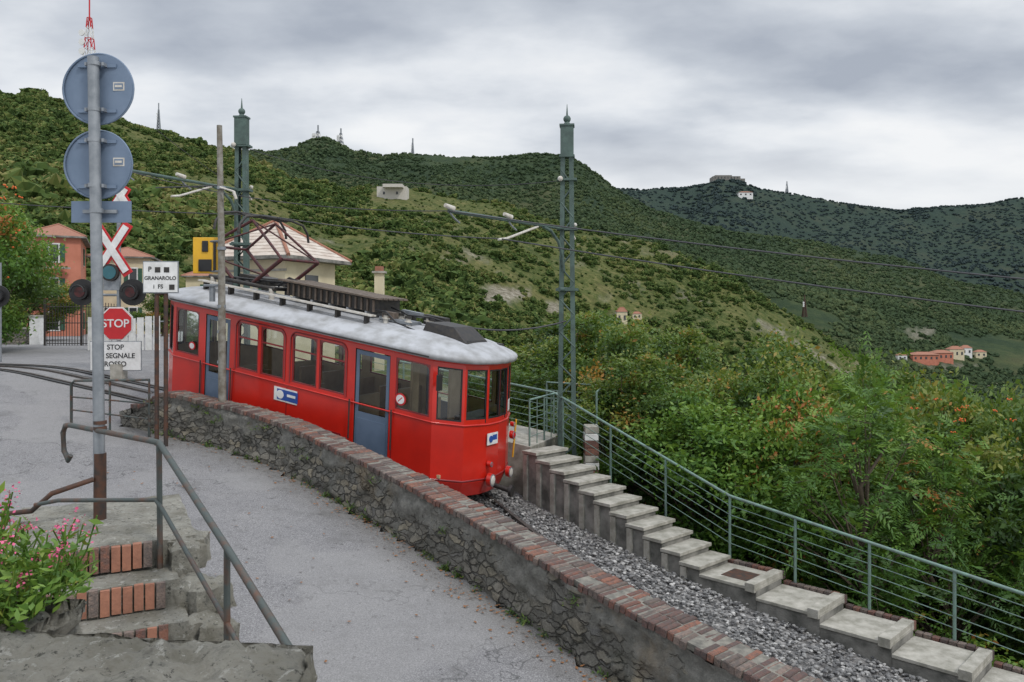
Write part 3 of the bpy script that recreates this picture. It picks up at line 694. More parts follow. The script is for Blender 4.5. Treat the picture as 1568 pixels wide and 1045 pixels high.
for i in range(5):
    q=pp[0].lerp(pp[1],i/4); b.tube([q,q+Z3],.012 if i%2 else .024,'railg',6)
pp=[Vector((1.9,17.9,-2.75)),Vector((2.25,19.6,-2.75)),Vector((.9,20.6,-2.75))]
for k in range(1,6): b.tube([p+Z3*(k*.2+.05) for p in pp],.012 if k<5 else .024,'railg',6)
for q in (pp[0],pp[0].lerp(pp[1],.5),pp[1],pp[2]): b.tube([q-Z3*1.5,q+Z3*1.05],.024,'railg')
b.build()
# ---------------------------------------------------------------- catenary masts
def mast(name,x,y,z0,ztop,arm_dir,arm_z,arm_len,yaw):
    b=MB(name); c,s=math.cos(yaw),math.sin(yaw); ax=Vector((c,s,0)); ay=Vector((-s,c,0)); P=Vector((x,y,0))
    zt=ztop-1.15
    w0,w1=.20,.13
    def wz(z): return w0+(w1-w0)*(z-z0)/(zt-z0)
    for sg in (-1,1):
        b0=P+ax*(sg*w0)+Z3*z0; b1=P+ax*(sg*w1)+Z3*zt; mid=(b0+b1)/2
        az=(b1-b0).normalized(); axx=ay.cross(az)
        b.box(mid,(.024,.16,(b1-b0).length),'poleg',(axx,ay,az))
        for s2 in (-1,1): b.box(mid-axx*(sg*.045)+ay*(s2*.074),(.085,.014,(b1-b0).length),'poleg',(axx,ay,az))
    nz=int((zt-z0)/.36)
    for k in range(nz):
        za=z0+.15+k*.36; zb=za+.34
        if zb>zt: break
        sg=1 if k%2 else -1
        for s2 in (-.07,.07):
            b.tube([P+ax*(sg*wz(za)*.95)+ay*s2+Z3*za,P-ax*(sg*wz(zb)*.95)+ay*s2+Z3*zb],.02,'poleg',5)
    b.box(P+Z3*(zt+.32),(.29,.24,.68),'poleg',(ax,ay,Z3)); b.box(P+Z3*(zt-.02),(.34,.28,.05),'poleg',(ax,ay,Z3)); b.box(P+Z3*(zt+.67),(.33,.28,.04),'poleg',(ax,ay,Z3))
    b.tube([P+Z3*(zt+.68),P+Z3*(zt+.76)],.09,'poleg',10,.05); b.ball(P+Z3*(zt+.82),.085,'poleg',8); b.tube([P+Z3*(zt+.86),P+Z3*(zt+1.15)],.028,'poleg',6,.006)
    ad=Vector(arm_dir).normalized(); q0=P+Z3*arm_z; q1=q0+ad*arm_len+Z3*.03
    b.tube([q0,q1],.036,'poleg',8); 
    b.tube([q0-Z3*.95+ad*.12,q0-Z3*.6+ad*.18,q0-Z3*.3+ad*.32,q0-Z3*.08+ad*.6,q0-Z3*.02+ad*.85],.036,'poleg',8)
    b.tube([q0-Z3*1.35-ad*.25,q0-Z3*1.35+ad*.3],.05,'poleg')
    b.box(P+Z3*arm_z,(.46,.3,.06),'poleg',(ax,ay,Z3)); b.box(P+Z3*(arm_z-1.35),(.5,.3,.06),'poleg',(ax,ay,Z3)); b.box(P+Z3*(arm_z+1.1),(.44,.28,.05),'poleg',(ax,ay,Z3))
    for f in (.55,1.0):
        q=q0+ad*(arm_len*f)+Z3*.03
        b.tube([q-ad*.13+Z3*.05,q+ad*.09+Z3*.10],.06,'insul',8,.04)
        b.tube([q,q-Z3*.12-ad*.15,q-Z3*.2-ad*.3],.018,'galv',5)
    b.tube([q0+ad*(arm_len*.28)-Z3*.03,q0+ad*(arm_len*.55)-Z3*.36,q0+ad*(arm_len*.62)-Z3*.40],.028,'insul',6)
    b.tube([q0-Z3*.0-ad*.1,q0-Z3*.2-ad*.3],.03,'insul',6); b.ball(q0+Z3*.12-ad*.3,.05,'insul',6)
    b.ball(q0+Z3*1.1+ad*.25,.06,'insul',6); b.tube([q0+Z3*1.1,q0+Z3*1.1+ad*.25],.02,'poleg',5)
    b.build(); return q0,q1
m1=mast('catenary_mast',1.23,17.8,-3.35,4.74,(-2.45,-2.9,0),1.95,3.75,-.1)
m2=mast('catenary_mast',-6.75,19.9,-3.0,5.45,(-1.6,-2.6,0),3.15,3.2,-.1)
b=MB('overhead_wires')
def sag(p,q,s,r=.012,n=14):
    p=Vector(p);q=Vector(q); b.tube([p.lerp(q,i/n)-Z3*(s*4*(i/n)*(1-i/n)) for i in range(n+1)],r,'wire',5)
c1=m1[0].lerp(m1[1],.6)-Z3*.40; c2=TX(-5.25,1.425,4.99)
sag(c2,c1,.08,.013); sag(c2,(-20,24,3.8),.1,.013); sag(c1,(26,4.5,-1.7),.55,.015)
sag(m1[1],m2[1]-Z3*.0,.25,.010); sag(m1[0]+Z3*1.1,m2[0]+Z3*1.1,.45,.009)
sag(m1[1],(20,3,-1.0),.4,.013)
sag(TX(-1.2,1.6,3.45),(1.2,17.7,-.1),.25,.018); sag(m2[0],(-7.6,17,4.0),.05,.007)
b.build()
b=MB('tram_signal_post')
b.tube([(-5.72,15.75,-2.9),(-5.76,15.8,1.2),(-5.82,15.85,3.8)],.082,'wood',12,.052)
for z in (1.35,2.55,.2,-.3,-.9): b.tube([(-5.76,15.8,z-.03),(-5.76,15.8,z+.03)],.085,'galv',12)
b.tube([(-5.76,15.72,2.55),(-5.45,15.6,2.45)],.02,'insul',6); b.tube([(-5.45,15.6,2.45),(-5.4,15.6,2.3)],.03,'insul',6)
b.tube([(-5.8,15.8,2.6),(-7.6,17.0,2.75)],.014,'wire',5)
b.build()
b=MB('yellow_crossing_signal')
b.box((-6.12,15.95,1.22),(.50,.10,.72),'yellow'); b.box((-6.12,15.885,1.02),(.26,.03,.24),'black'); b.box((-6.12,15.885,1.40),(.12,.03,.22),'black'); b.box((-5.93,15.885,1.2),(.05,.03,.6),'black')
b.box((-6.0,15.9,.62),(.3,.06,.05),'galv'); b.tube([(-6.12,15.95,.9),(-5.8,15.85,.9)],.025,'galv'); b.tube([(-6.12,15.95,1.5),(-5.8,15.85,1.5)],.025,'galv')
b.tube([(-6.0,15.95,.65),(-6.0,15.95,.3)],.06,'galv',8)
b.build(bevel=.01)
# ---------------------------------------------------------------- near sign post (backs of round signs)
b=MB('traffic_sign_post')
px,py=-3.62,7.0
b.tube([(px,py,-1.85),(px-.02,py,0),(px-.06,py,2.28)],.048,'galv',14)
for (z,r) in ((2.02,.312),(1.35,.300)):
    xx=px-.055
    b.disc((xx,py+.08,z),(0.05,1,0),r,.012,'signback',48); b.tube([(xx+r*math.cos(t),py+.078,z+r*math.sin(t)) for t in [2*math.pi*i/48 for i in range(49)]],.010,'signback',6)
    for dz in (.2,-.2):
        b.box((xx,py+.062,z+dz),(.34,.022,.03),'signback'); b.tube([(xx+.005,py,z+dz-.017),(xx+.005,py,z+dz+.017)],.054,'galv',12); b.box((xx-.07,py+.03,z+dz),(.02,.07,.03),'galv'); b.box((xx+.08,py+.03,z+dz),(.02,.07,.03),'galv')
    b.box((xx+.19,py+.066,z+.02),(.10,.012,.075),'insul'); b.box((xx+.19,py+.058,z+.02),(.075,.006,.05),'signback'); b.box((xx+.19,py+.054,z+.02),(.06,.004,.02),'insul')
b.box((px-.03,py+.085,.93),(.53,.014,.19),'signback'); b.box((px-.03,py+.06,.93),(.3,.02,.03),'galv')
b.tube([(px-.03,py,.91),(px-.03,py,.95)],.056,'galv',12)
for z in (-.93,-.98): b.tube([(px,py,z-.015),(px,py,z+.015)],.056,'rust',12)
b.tube([(px,py,-1.86),(px,py,-1.2)],.052,'rust',12)
b.build()
# ---------------------------------------------------------------- level crossing signal
b=MB('level_crossing_signal'); Y=20.4
def XZ(u,v,yy=Y): return Vector(((u-784)/F*yy,yy,(485-v)/F*yy))
gp=XZ(182,400); gz=roadz(gp.x,Y)
b.tube([(gp.x,Y,gz-.2),(gp.x,Y,3.3)],.05,'galv',12)
def bar(c,ang,L,w,mat,dy): 
    a=Vector((math.cos(ang),0,math.sin(ang))); n=Vector((-math.sin(ang),0,math.cos(ang))); b.box((c.x,c.y-dy,c.z),(L,.02,w),mat,(a,Vector((0,1,0)),n))
cc=XZ(173,382)
for i,ang in enumerate((math.radians(57),math.radians(123))):
    bar(cc,ang,1.55,.27,'signred',.05+.004*i)
for i,ang in enumerate((math.radians(57),math.radians(123))):
    bar(cc,ang,1.38,.17,'white',.085+.004*i)
c2=XZ(188,300); bar(c2+Vector((-.12,0,-.18)),math.radians(57),.95,.25,'signred',.05); bar(c2+Vector((-.12,0,-.18)),math.radians(57),.83,.16,'white',.09)
bar(c2+Vector((.02,0,-.05)),math.radians(123),.5,.25,'signred',.065); bar(c2+Vector((.02,0,-.05)),math.radians(123),.4,.16,'white',.11)
for u in (128,205):
    c=XZ(u,448); b.disc((c.x,Y-.06,c.z),(0,1,0),.34,.03,'black',32); b.disc((c.x,Y-.12,c.z),(0,1,0),.19,.14,'black',20); b.disc((c.x,Y-.20,c.z),(0,1,0),.13,.02,'pant',20)
    b.tube([(c.x+.17*math.cos(t),Y-.30,c.z+.17*math.sin(t)) for t in [math.pi*i/10 for i in range(11)]],.02,'black',5)
b.tube([XZ(128,452),XZ(205,452)],.035,'galv')
c=XZ(172,418); b.disc((c.x,Y-.1,c.z),(0,1,0),.22,.1,'dkmet',24); b.disc((c.x,Y-.16,c.z),(0,1,0),.17,.02,'bluec',24); b.box((c.x,Y-.0,c.z-.2),(.4,.12,.5),'galv')
c=XZ(181,496)
def octo(c,r,mat,dy):
    V=[(c.x+r*math.cos(math.pi/8+i*math.pi/4),c.y-dy+s,c.z+r*math.sin(math.pi/8+i*math.pi/4)) for s in (-.01,.01) for i in range(8)]
    b.add(V,[tuple(range(8)),tuple(range(15,7,-1))]+[(i,(i+1)%8,8+(i+1)%8,8+i) for i in range(8)],mat)
octo(c,.46,'white',.10); octo(c,.42,'signred',.125)
c3=XZ(180,545); b.box((c3.x,Y-.1,c3.z),(1.28,.02,.72),'white'); b.box((c3.x,Y-.085,c3.z),(1.32,.012,.76),'galv'); b.box((gp.x,Y,gz+.2),(.3,.3,.4),'conc')
o=b.build()
text('STOP',(c.x,Y-.142,c.z),(1,0,0),.29,'white',o)
for t_,dz in (('STOP',.22),('AL SEGNALE',0),('ROSSO',-.21)): text(t_,(c3.x,Y-.114,c3.z+dz),(1,0,0),.18,'black',o)
b=MB('level_crossing_signal'); c=Vector((-15.2,23.6,.6)); b.disc(c,(0,1,0),.32,.03,'black',32); b.disc(c-Vector((0,.08,0)),(0,1,0),.18,.14,'black',20); b.tube([(c.x,c.y+.05,roadz(c.x,c.y)),(c.x,c.y+.05,1.6)],.05,'galv'); b.build()
b=MB('station_name_sign'); Ys=15.2
for u in (240,254): q=XZ(u,440,Ys); b.tube([(q.x,Ys,roadz(q.x,Ys)-.1),(q.x,Ys,.45)],.042,'rust',10)
q=XZ(248,425,Ys); b.box((q.x,Ys-.06,q.z),(.64,.02,.57),'white'); b.box((q.x,Ys-.045,q.z),(.68,.012,.61),'galv')
for dx,dz in ((.12,.14),(-.05,.14),(.22,-.19)): b.box((q.x+dx,Ys-.074,q.z+dz),(.10,.006,.10),'dkmet')
b.tube([(q.x-.12,Ys,.44),(q.x+.1,Ys,.44)],.03,'rust')
o=b.build(); text('GRANAROLO',(q.x,Ys-.073,q.z-.02),(1,0,0),.098,'black',o); text('P',(q.x-.2,Ys-.073,q.z+.15),(1,0,0),.13,'black',o); text('i  FS',(q.x-.04,Ys-.073,q.z-.18),(1,0,0),.11,'black',o)
b=MB('pipe_barrier')
x0,y0=-8.85,16.0; x1,y1=-7.15,15.7
g0=roadz(x0,y0); g1=roadz(x1,y1)
b.tube([(x0,y0,g0-.1),(x0,y0,g0+.82),(x0+.06,y0,g0+.88),(x1,y1,g1+1.12),(x1,y1,g1-.1)],.028,'railgrey',8)
for f_ in (.33,.62): b.tube([(x0,y0,g0+.9*f_),(x1,y1,g1+1.05*f_)],.018,'railgrey',6)
b.tube([((x0+x1)/2,(y0+y1)/2,(g0+g1)/2-.1),((x0+x1)/2,(y0+y1)/2,(g0+g1)/2+.98)],.022,'railgrey'); b.build()
# ---------------------------------------------------------------- foreground: steps, rails, slab
def roughbox(name,corners,z0,z1,mat,amp=.03,n=26,chamf=.04,seed=0,mb=None,fr=5):
    c=[Vector(p) for p in corners]; vs=[];fs=[]
    def P(u,v,w):
        q=(c[0].lerp(c[1],u)).lerp(c[3].lerp(c[2],u),v); z=z0+(z1-z0)*w; cen=(c[0]+c[2])/2
        eu=min(u,1-u)*(c[1]-c[0]).length; ev=min(v,1-v)*(c[3]-c[0]).length; ed=min(eu,ev)
        p=Vector((q.x,q.y,z))
        if w>=1: p.z-=max(0,chamf-ed)*.7
        nz=noise.fractal(p*fr+Vector((seed,0,0)),1,2,6); out=Vector((q.x-cen.x,q.y-cen.y,0)).normalized()
        p.z+=amp*nz*(w>=1); p+=out*(amp*noise.fractal(p*6+Vector((9,seed,0)),1,2,4))*(1 if ed<.01 else 0)
        return p
    def grid(fn,nu,nv):
        o=len(vs)
        for i in range(nu+1):
            for j in range(nv+1): vs.append(fn(i/nu,j/nv))
        for i in range(nu):
            for j in range(nv): fs.append((o+i*(nv+1)+j,o+(i+1)*(nv+1)+j,o+(i+1)*(nv+1)+j+1,o+i*(nv+1)+j+1))
    ns_=max(3,n//3)
    grid(lambda a,b_:P(a,b_,1),n*2,n); grid(lambda a,b_:P(a,0,b_),n*2,ns_); grid(lambda a,b_:P(1-a,1,b_),n*2,ns_); grid(lambda a,b_:P(1,a,b_),n,ns_); grid(lambda a,b_:P(0,1-a,b_),n,ns_)
    mb=mb or MB(name); mb.add(vs,fs,mat,True); return mb
b=MB('brick_steps')
rr=math.radians(27); d=Vector((math.cos(rr),math.sin(rr),0)); nn=Vector((math.sin(rr),-math.cos(rr),0))
P0=Vector((-3.6,5.92,0)); ztop=-1.78
def rb(c,sx,sy,z0,z1,mat,amp=.012,n=12,seed=0,ch=.03,rot=0):
    d2=Vector((math.cos(rr+rot),math.sin(rr+rot))); n2=Vector((-d2.y,d2.x)); c=Vector((c.x,c.y))
    roughbox('',[c-d2*sx/2-n2*sy/2,c+d2*sx/2-n2*sy/2,c+d2*sx/2+n2*sy/2,c-d2*sx/2+n2*sy/2],z0,z1,mat,amp,n,ch,seed,b)
rb(P0+d*.50-nn*.90,1.35,1.72,ztop-.7,ztop,'stone2',.012,24,1,.01)
for k in range(5):
    z=ztop-.215*k; s0=P0+nn*(.33*k); wdt=.95+.04*k
    if k>0: rb(s0+d*(wdt/2-.05)-nn*.17,wdt+.15,.36,z-.5,z+.002,'stone2',.008,14,k,.01)
    nb=int(wdt/.075)
    for i in range(nb):
        q=s0+d*(-.05+(i+.5)*.075)+nn*(.012+random.uniform(-.012,.008))
        b.box((q.x,q.y,z-.095+random.uniform(-.012,.004)),(.062,.06,.19),random.choice(['terra','brick2','brick0','brick2','terra','brick4']),(d,nn,Z3))
    for i in range(5):
        q=s0+d*(wdt+.14+random.uniform(-.05,.10))-nn*(i*.09-.05)
        rb(q,random.uniform(.18,.34),random.uniform(.12,.24),z-.26,z-random.uniform(-.02,.07),'stone2',.035,9,i+k*5,.06,random.uniform(-.7,.7))
b.build(bevel=0)
b=roughbox('foreground_stone_wall',[(-2.4,2.35),(-.66,2.45),(-.70,2.80),(-2.5,3.0)],-1.30,-1.15,'stone2',.035,70,fr=9)
roughbox('x',[(-2.4,2.42),(-.72,2.52),(-.76,2.74),(-2.5,2.93)],-2.6,-1.28,'stone2',.02,seed=4,mb=b)
roughbox('x',[(-2.9,2.95),(-1.80,2.85),(-1.74,3.25),(-2.9,3.6)],-2.2,-1.10,'stone2',.09,54,seed=8,chamf=.18,mb=b)
b.build()
b=MB('iron_handrail')
b.tube([(-4.13,7.38,-1.28),(-4.10,7.36,-1.33),(-4.07,7.35,-1.28)][::-1]+[(-4.16,7.4,-1.25),(-4.17,7.4,-1.08),(-4.14,7.39,-1.01),(-4.05,7.3,-.995),(-2.80,6.32,-1.0),(-1.86,5.2,-1.51),(-1.0,4.0,-1.86),(-.75,3.5,-2.0)],.024,'railgrey',10)
b.tube([(-2.80,6.32,-1.0),(-2.78,6.3,-2.15)],.022,'railgrey',10); b.tube([(-1.86,5.2,-1.51),(-1.86,5.2,-2.7)],.022,'railgrey',10)
b.tube([(-3.95,6.6,-1.56),(-3.7,6.5,-1.50),(-2.82,6.3,-1.45),(-2.75,6.25,-1.5),(-1.86,5.2,-2.0),(-1.2,4.3,-2.3)],.017,'railgrey',8)
b.tube([(-4.6,7.0,-1.75),(-4.1,6.8,-1.66),(-3.9,6.75,-1.5),(-3.65,6.95,-1.42)],.022,'rust',8)
b.build()
# ---------------------------------------------------------------- trees
def leafquads(C,n,size,asp,up=.5,rs=rng):
    k=len(C); d=rs.normal(size=(k,3)); d[:,2]*=.6; d/=np.linalg.norm(d,axis=1)[:,None]
    nn=rs.normal(size=(k,3)); nn[:,2]+=up*2; w=np.cross(d,nn); w/=np.linalg.norm(w,axis=1)[:,None]+1e-6
    s=size*rs.uniform(.6,1.3,size=(k,1)); a=d*s/2; b_=w*s*asp/2
    return np.stack([C-a,C+b_-a*.1,C+a,C-b_-a*.1],axis=1)
def mesh_from(name,quads,mats,tint,extra=None):
    nq=len(quads); V=quads.reshape(-1,3); vs=[tuple(v) for v in V]; fs=[(4*i,4*i+1,4*i+2,4*i+3) for i in range(nq)]
    mi=[0]*nq; tn=list(tint); sm=[False]*nq
    if extra:
        for (ev,ef,emi,tv) in extra:
            o=len(vs); vs+= [tuple(v) for v in ev]; fs+=[tuple(o+j for j in f) for f in ef]; mi+=[emi]*len(ef)
            tn+= list(tv) if hasattr(tv,'__len__') else [tv]*len(ef)
            sm+=[not hasattr(tv,'__len__')]*len(ef)
    me=D.meshes.new(name); me.from_pydata(vs,[],fs)
    for m_ in mats: me.materials.append(M[m_])
    me.polygons.foreach_set('material_index',mi); me.polygons.foreach_set('use_smooth',sm)
    at=me.attributes.new('tint','FLOAT','FACE'); at.data.foreach_set('value',np.clip(np.array(tn,dtype=float),0,1)); me.update(); return me
def make_tree(name,seed,Ht=6,R=2.2,nl=16000,ls=.15,mat='leaf',kind='leaf',ncl=34,low=.25):
    rs=np.random.default_rng(seed); mb=MB('t'); 
    trunk=[Vector((0,0,-.6))]
    for i in range(1,7): trunk.append(Vector((rs.normal()*.12*i*.5,rs.normal()*.12*i*.5,Ht*.8*i/6)))
    mb.tube(trunk,.11*Ht/6,'trunk',8,.03)
    cents=[]
    for i in range(ncl):
        while True:
            p=rs.uniform(-1,1,3)
            if .25<np.linalg.norm(p)<1: break
        zc=low+(1-low)*(p[2]*.5+.5); wid=1.0 if zc<.6 else 1.15*(1-zc)/.45+.25
        wid=min(1,wid)
        c=Vector((p[0]*R*wid,p[1]*R*wid,zc*Ht*.97)); cents.append((c,rs.uniform(.16,.36)*R))
        j=min(6,max(1,int(zc*6*.8))); b0=trunk[j]; mid=b0.lerp(c,.5)+Vector((0,0,.15))
        mb.tube([b0,mid,c],.035,'trunk',5,.008)
        for q in range(2):
            e=c+Vector(tuple(rs.normal(size=3)*.3*R*.3)); mb.tube([c,e],.010,'trunk',4,.004)
    per=nl//ncl; Q=[];tn=[]
    for c,r in cents:
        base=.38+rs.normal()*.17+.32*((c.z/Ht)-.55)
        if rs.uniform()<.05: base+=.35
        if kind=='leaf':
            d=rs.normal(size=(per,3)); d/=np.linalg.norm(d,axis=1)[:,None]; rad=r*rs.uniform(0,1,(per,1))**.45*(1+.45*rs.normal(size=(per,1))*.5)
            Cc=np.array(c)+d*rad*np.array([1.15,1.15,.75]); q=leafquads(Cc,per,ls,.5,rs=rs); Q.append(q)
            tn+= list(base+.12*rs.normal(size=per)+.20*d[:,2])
        else:
            nf=max(3,per//14)
            for _ in range(nf):
                d=rs.normal(size=3); d/=np.linalg.norm(d); d[2]=d[2]*.7+.25; st=np.array(c)+rs.normal(size=3)*r*.55; L=rs.uniform(.5,.9)*ls*4.2
                hd=d/np.linalg.norm(d); sd=np.cross(hd,[0,0,1])+rs.normal(size=3)*.25; sd/=np.linalg.norm(sd)+1e-6; tb=base+rs.normal()*.14; dr=rs.uniform(.1,.7)
                for m_ in range(7):
                    t=(m_+.8)/7; pos=st+hd*L*t+np.array([0,0,-L*dr*t*t])
                    for sg in (-1,1):
                        ld=sd*sg*.85+hd*.45+np.array([0,0,-.2])+rs.normal(size=3)*.15; ln=L*.32*(1-.35*abs(t-.45)); tip=pos+ld*ln; wv=hd*ln*.2
                        mid=pos+ld*ln*.45; Q.append(np.array([[pos,mid+wv,tip,mid-wv]])); tn.append(tb+rs.normal()*.07)
    Q=np.concatenate(Q); ex=[(mb.v,mb.f,1,0)]
    return mesh_from(name,Q,[mat,'trunk'],tn,ex)
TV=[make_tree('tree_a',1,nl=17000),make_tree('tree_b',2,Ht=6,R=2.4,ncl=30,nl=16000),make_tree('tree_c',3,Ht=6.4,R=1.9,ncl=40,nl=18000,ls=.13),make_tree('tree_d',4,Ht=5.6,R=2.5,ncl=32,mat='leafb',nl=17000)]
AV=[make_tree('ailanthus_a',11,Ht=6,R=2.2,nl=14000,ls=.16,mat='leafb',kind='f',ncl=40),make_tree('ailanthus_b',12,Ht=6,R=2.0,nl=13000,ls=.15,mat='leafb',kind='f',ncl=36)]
HT={'tree_a':6,'tree_b':6,'tree_c':6.4,'tree_d':5.6,'ailanthus_a':6,'ailanthus_b':6}
def put(nm,me,x,y,ztop=None,sxy=1,yaw=None,hs=None):
    z=H(x,y); o=link(D.objects.new(nm,me)); h=hs or max(2.2,ztop-z); s=h/HT[me.name.split('.')[0]]
    o.location=(x,y,z); o.scale=(sxy,sxy,s); o.rotation_euler=(0,0,random.uniform(0,6.28) if yaw is None else yaw); return o
pu=[800,880,915,960,1000,1050,1100,1150,1200,1250,1320,1400,1480,1568,1700]; pv=[570,475,462,485,520,505,560,560,500,560,535,555,595,575,575]
for Yd,n_,jit,us in ((15.5,8,(30,100),1.0),(18,11,(-5,70),1.0),(22,12,(-20,50),1.1),(27,12,(-30,25),1.25),(34,11,(-10,40),1.6),(42,11,(10,60),2)):
    for i in range(n_):
        u=850+(1700-850)*(i+random.uniform(.2,.8))/n_; y=Yd*random.uniform(.93,1.07); x=(u-784)/F*y
        _,dd=near(x,y)
        if dd<2.0: continue
        v=float(np.interp(u,pu,pv))+random.uniform(*jit); 
        me=random.choice(AV) if (u>1180 and Yd<25 and random.random()<.4) else random.choice(TV)
        put('ailanthus_tree' if me in AV else 'deciduous_tree',me,x,y,(485-v)/F*y,us*random.uniform(.75,1.0)*(.85 if dd<4 else 1))
def bushmesh(name,seed,n=5000,ls=.11,mat='leafb'):
    rs=np.random.default_rng(seed); Q=[];tn=[]
    for c in range(14):
        cc=np.array([rs.uniform(-.7,.7),rs.uniform(-.7,.7),rs.uniform(.15,.7)]); r=rs.uniform(.22,.4); per=n//14; d=rs.normal(size=(per,3)); d/=np.linalg.norm(d,axis=1)[:,None]
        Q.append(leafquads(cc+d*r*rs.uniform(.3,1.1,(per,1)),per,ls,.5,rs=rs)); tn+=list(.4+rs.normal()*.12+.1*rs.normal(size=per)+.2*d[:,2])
    return mesh_from(name,np.concatenate(Q),[mat],tn)
pts1=[];pts2=[]
for _ in range(420):
    p=random.uniform(-14,9); q=12.9+random.uniform(.35,8)*random.random()+.35; x=(p+q)*.7071;y=(q-p)*.7071
    if y<3: continue
    _,dd=near(x,y)
    if dd<.7: continue
    s=random.uniform(.5,1.1)*min(1,.4+dd*.35); (pts1 if random.random()<.6 else pts2).append(((x,y,H(x,y)-.1),s,random.uniform(0,6.3)))
scatter('slope_undergrowth',bushmesh('undergrowth_leaves',5),pts1,'undergrowth_clump')
scatter('slope_undergrowth',bushmesh('undergrowth_leaves_b',6,mat='leaf'),pts2,'undergrowth_clump')
def clump(name,seed,mat,n=160,ls=.34,sub=3,tn_=.16):
    rs=np.random.default_rng(seed); bm=ico(sub,seed,.9,2.1); bm.faces.ensure_lookup_table()
    for v in bm.verts: v.co*=1+.28*noise.noise(v.co*6+Vector((0,seed,0)))
    vs=[tuple(Vector((v.co.x,v.co.y,v.co.z*.9))*.9+Vector((0,0,.45))) for v in bm.verts]; fs=[tuple(v.index for v in f.verts) for f in bm.faces]
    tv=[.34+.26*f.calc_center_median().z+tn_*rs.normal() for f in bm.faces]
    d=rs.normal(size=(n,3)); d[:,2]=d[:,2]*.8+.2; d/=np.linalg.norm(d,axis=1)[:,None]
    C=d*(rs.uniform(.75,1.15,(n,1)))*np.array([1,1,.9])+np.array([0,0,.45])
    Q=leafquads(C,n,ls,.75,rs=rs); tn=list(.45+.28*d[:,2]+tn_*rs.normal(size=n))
    return mesh_from(name,Q,[mat,mat],tn,[(vs,fs,0,tv)])
def hillpts(n,y0,y1,k0,k1,s0,s1,thr,fs,near_=False,sink=.25):
    out=[]; tries=0
    while len(out)<n and tries<n*30:
        tries+=1
        y=math.exp(random.uniform(math.log(y0),math.log(y1))) if random.random()<.5 else random.uniform(y0,y1); k=random.uniform(k0,k1); x=k*y
        dn=noise.fractal(Vector((x*fs,y*fs,7)),1,2,4)
        th=thr-(.35 if near_ and k<-.42 else 0)
        if dn<th-random.uniform(0,.2): continue
        z=H(x,y); u=784+F*k; v=485-F*z/y; bad=False
        for (cu,cv,ru,rv) in ((768,452,42,20),(848,470,16,14),(600,300,34,18),(1410,512,24,12),(1445,553,60,12)):
            if ((u-cu)/ru)**2+((v-cv)/rv)**2<1.0 and random.random()<.9: bad=True
        if 1160<u<1420 and y<450 and abs(v-float(np.interp(u,[1160,1240,1300,1420],[488,532,570,615]))-4)<7: bad=True
        if bad: continue
        s=random.uniform(s0,s1)*(1.2 if dn>.25 else .8)
        if near_ and random.random()<.12: s*=1.5
        out.append(((x,y,z-sink*s),s,random.uniform(0,6.3)))
    return out
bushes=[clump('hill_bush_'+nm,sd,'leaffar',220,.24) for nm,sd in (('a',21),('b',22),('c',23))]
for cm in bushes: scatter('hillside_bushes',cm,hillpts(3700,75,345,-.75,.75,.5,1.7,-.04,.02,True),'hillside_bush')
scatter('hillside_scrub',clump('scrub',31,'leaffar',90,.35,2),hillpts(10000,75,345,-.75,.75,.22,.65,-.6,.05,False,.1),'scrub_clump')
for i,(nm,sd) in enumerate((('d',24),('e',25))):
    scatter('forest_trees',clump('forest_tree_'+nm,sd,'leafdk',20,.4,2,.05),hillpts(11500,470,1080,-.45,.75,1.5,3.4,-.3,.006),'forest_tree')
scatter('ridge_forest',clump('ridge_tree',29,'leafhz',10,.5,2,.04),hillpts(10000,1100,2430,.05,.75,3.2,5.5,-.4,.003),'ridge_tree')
for (x,y,zt,s,me) in ((-19.3,29,4.9,1.05,TV[3]),(-21.5,31,5.2,1.2,TV[1]),(-22.5,33,3.5,1.1,TV[1]),(-27,44,3.2,1.3,TV[0]),(-36,52,5,1.5,TV[2]),(-24,55,2.4,1.1,TV[2]),(-19,60,2.0,1.3,TV[0]),(-14,58,1.2,1.4,TV[1]),(-9,50,.8,1.3,TV[3]),(-5,48,-.5,1.2,TV[0]),(-17.5,46,.8,.8,TV[3]),(-1,46,-2.5,1.2,TV[1]),(2,42,-4,1.1,TV[2])):
    put('deciduous_tree',me,x,y,zt,s)
b=MB('orange_blossom')
for i in range(46):
    t=random.uniform(0,6.28); r=random.uniform(.8,2.0); c=Vector((-19.2+r*math.cos(t),28.4+r*math.sin(t),random.uniform(1.0,4.9)))
    for k in range(4): b.ball(c+Vector((random.uniform(-.1,.1),random.uniform(-.1,.1),random.uniform(-.06,.06))),.035,'orangefl',4)
for i in range(16):
    u=random.uniform(1380,1560); v=random.uniform(610,680); y=random.uniform(17,19); c=Vector(((u-784)/F*y,y,(485-v)/F*y)); 
    for k in range(6): b.ball(c+Vector((random.uniform(-.09,.09),random.uniform(-.09,.09),random.uniform(-.03,.03))),.018,'orangefl',4)
b.build()
# pink valerian
b=MB('pink_valerian_plant'); rs=np.random.default_rng(3)
Q=[]
for i in range(330):
    bx=rs.uniform(-2.75,-1.84); by=rs.uniform(2.95,3.45); h=rs.uniform(.12,.46)*(1 if bx<-2.1 else .75); lx,ly=rs.normal()*.10,rs.normal()*.07
    base=Vector((bx,by,-1.16)); tip=base+Vector((lx,ly,h)); b.tube([base,base.lerp(tip,.5)+Vector((lx*.2,0,.02)),tip],.0035,'leafb',4)
    n_=20; t=rs.uniform(.05,.95,(n_,1)); C=np.array(base)*(1-t)+np.array(tip)*t+rs.normal(size=(n_,3))*.022; q=leafquads(C,n_,.055,.36,rs=rs); Q.append(q)
    if rs.uniform()<.42:
        for _ in range(20):
            c=tip+Vector(tuple(rs.normal(size=3)*.018)); q=leafquads(np.array([c]),1,.015,.8,rs=rs)[0]; b.add([Vector(p) for p in q],[(0,1,2,3)],'pinkfl')
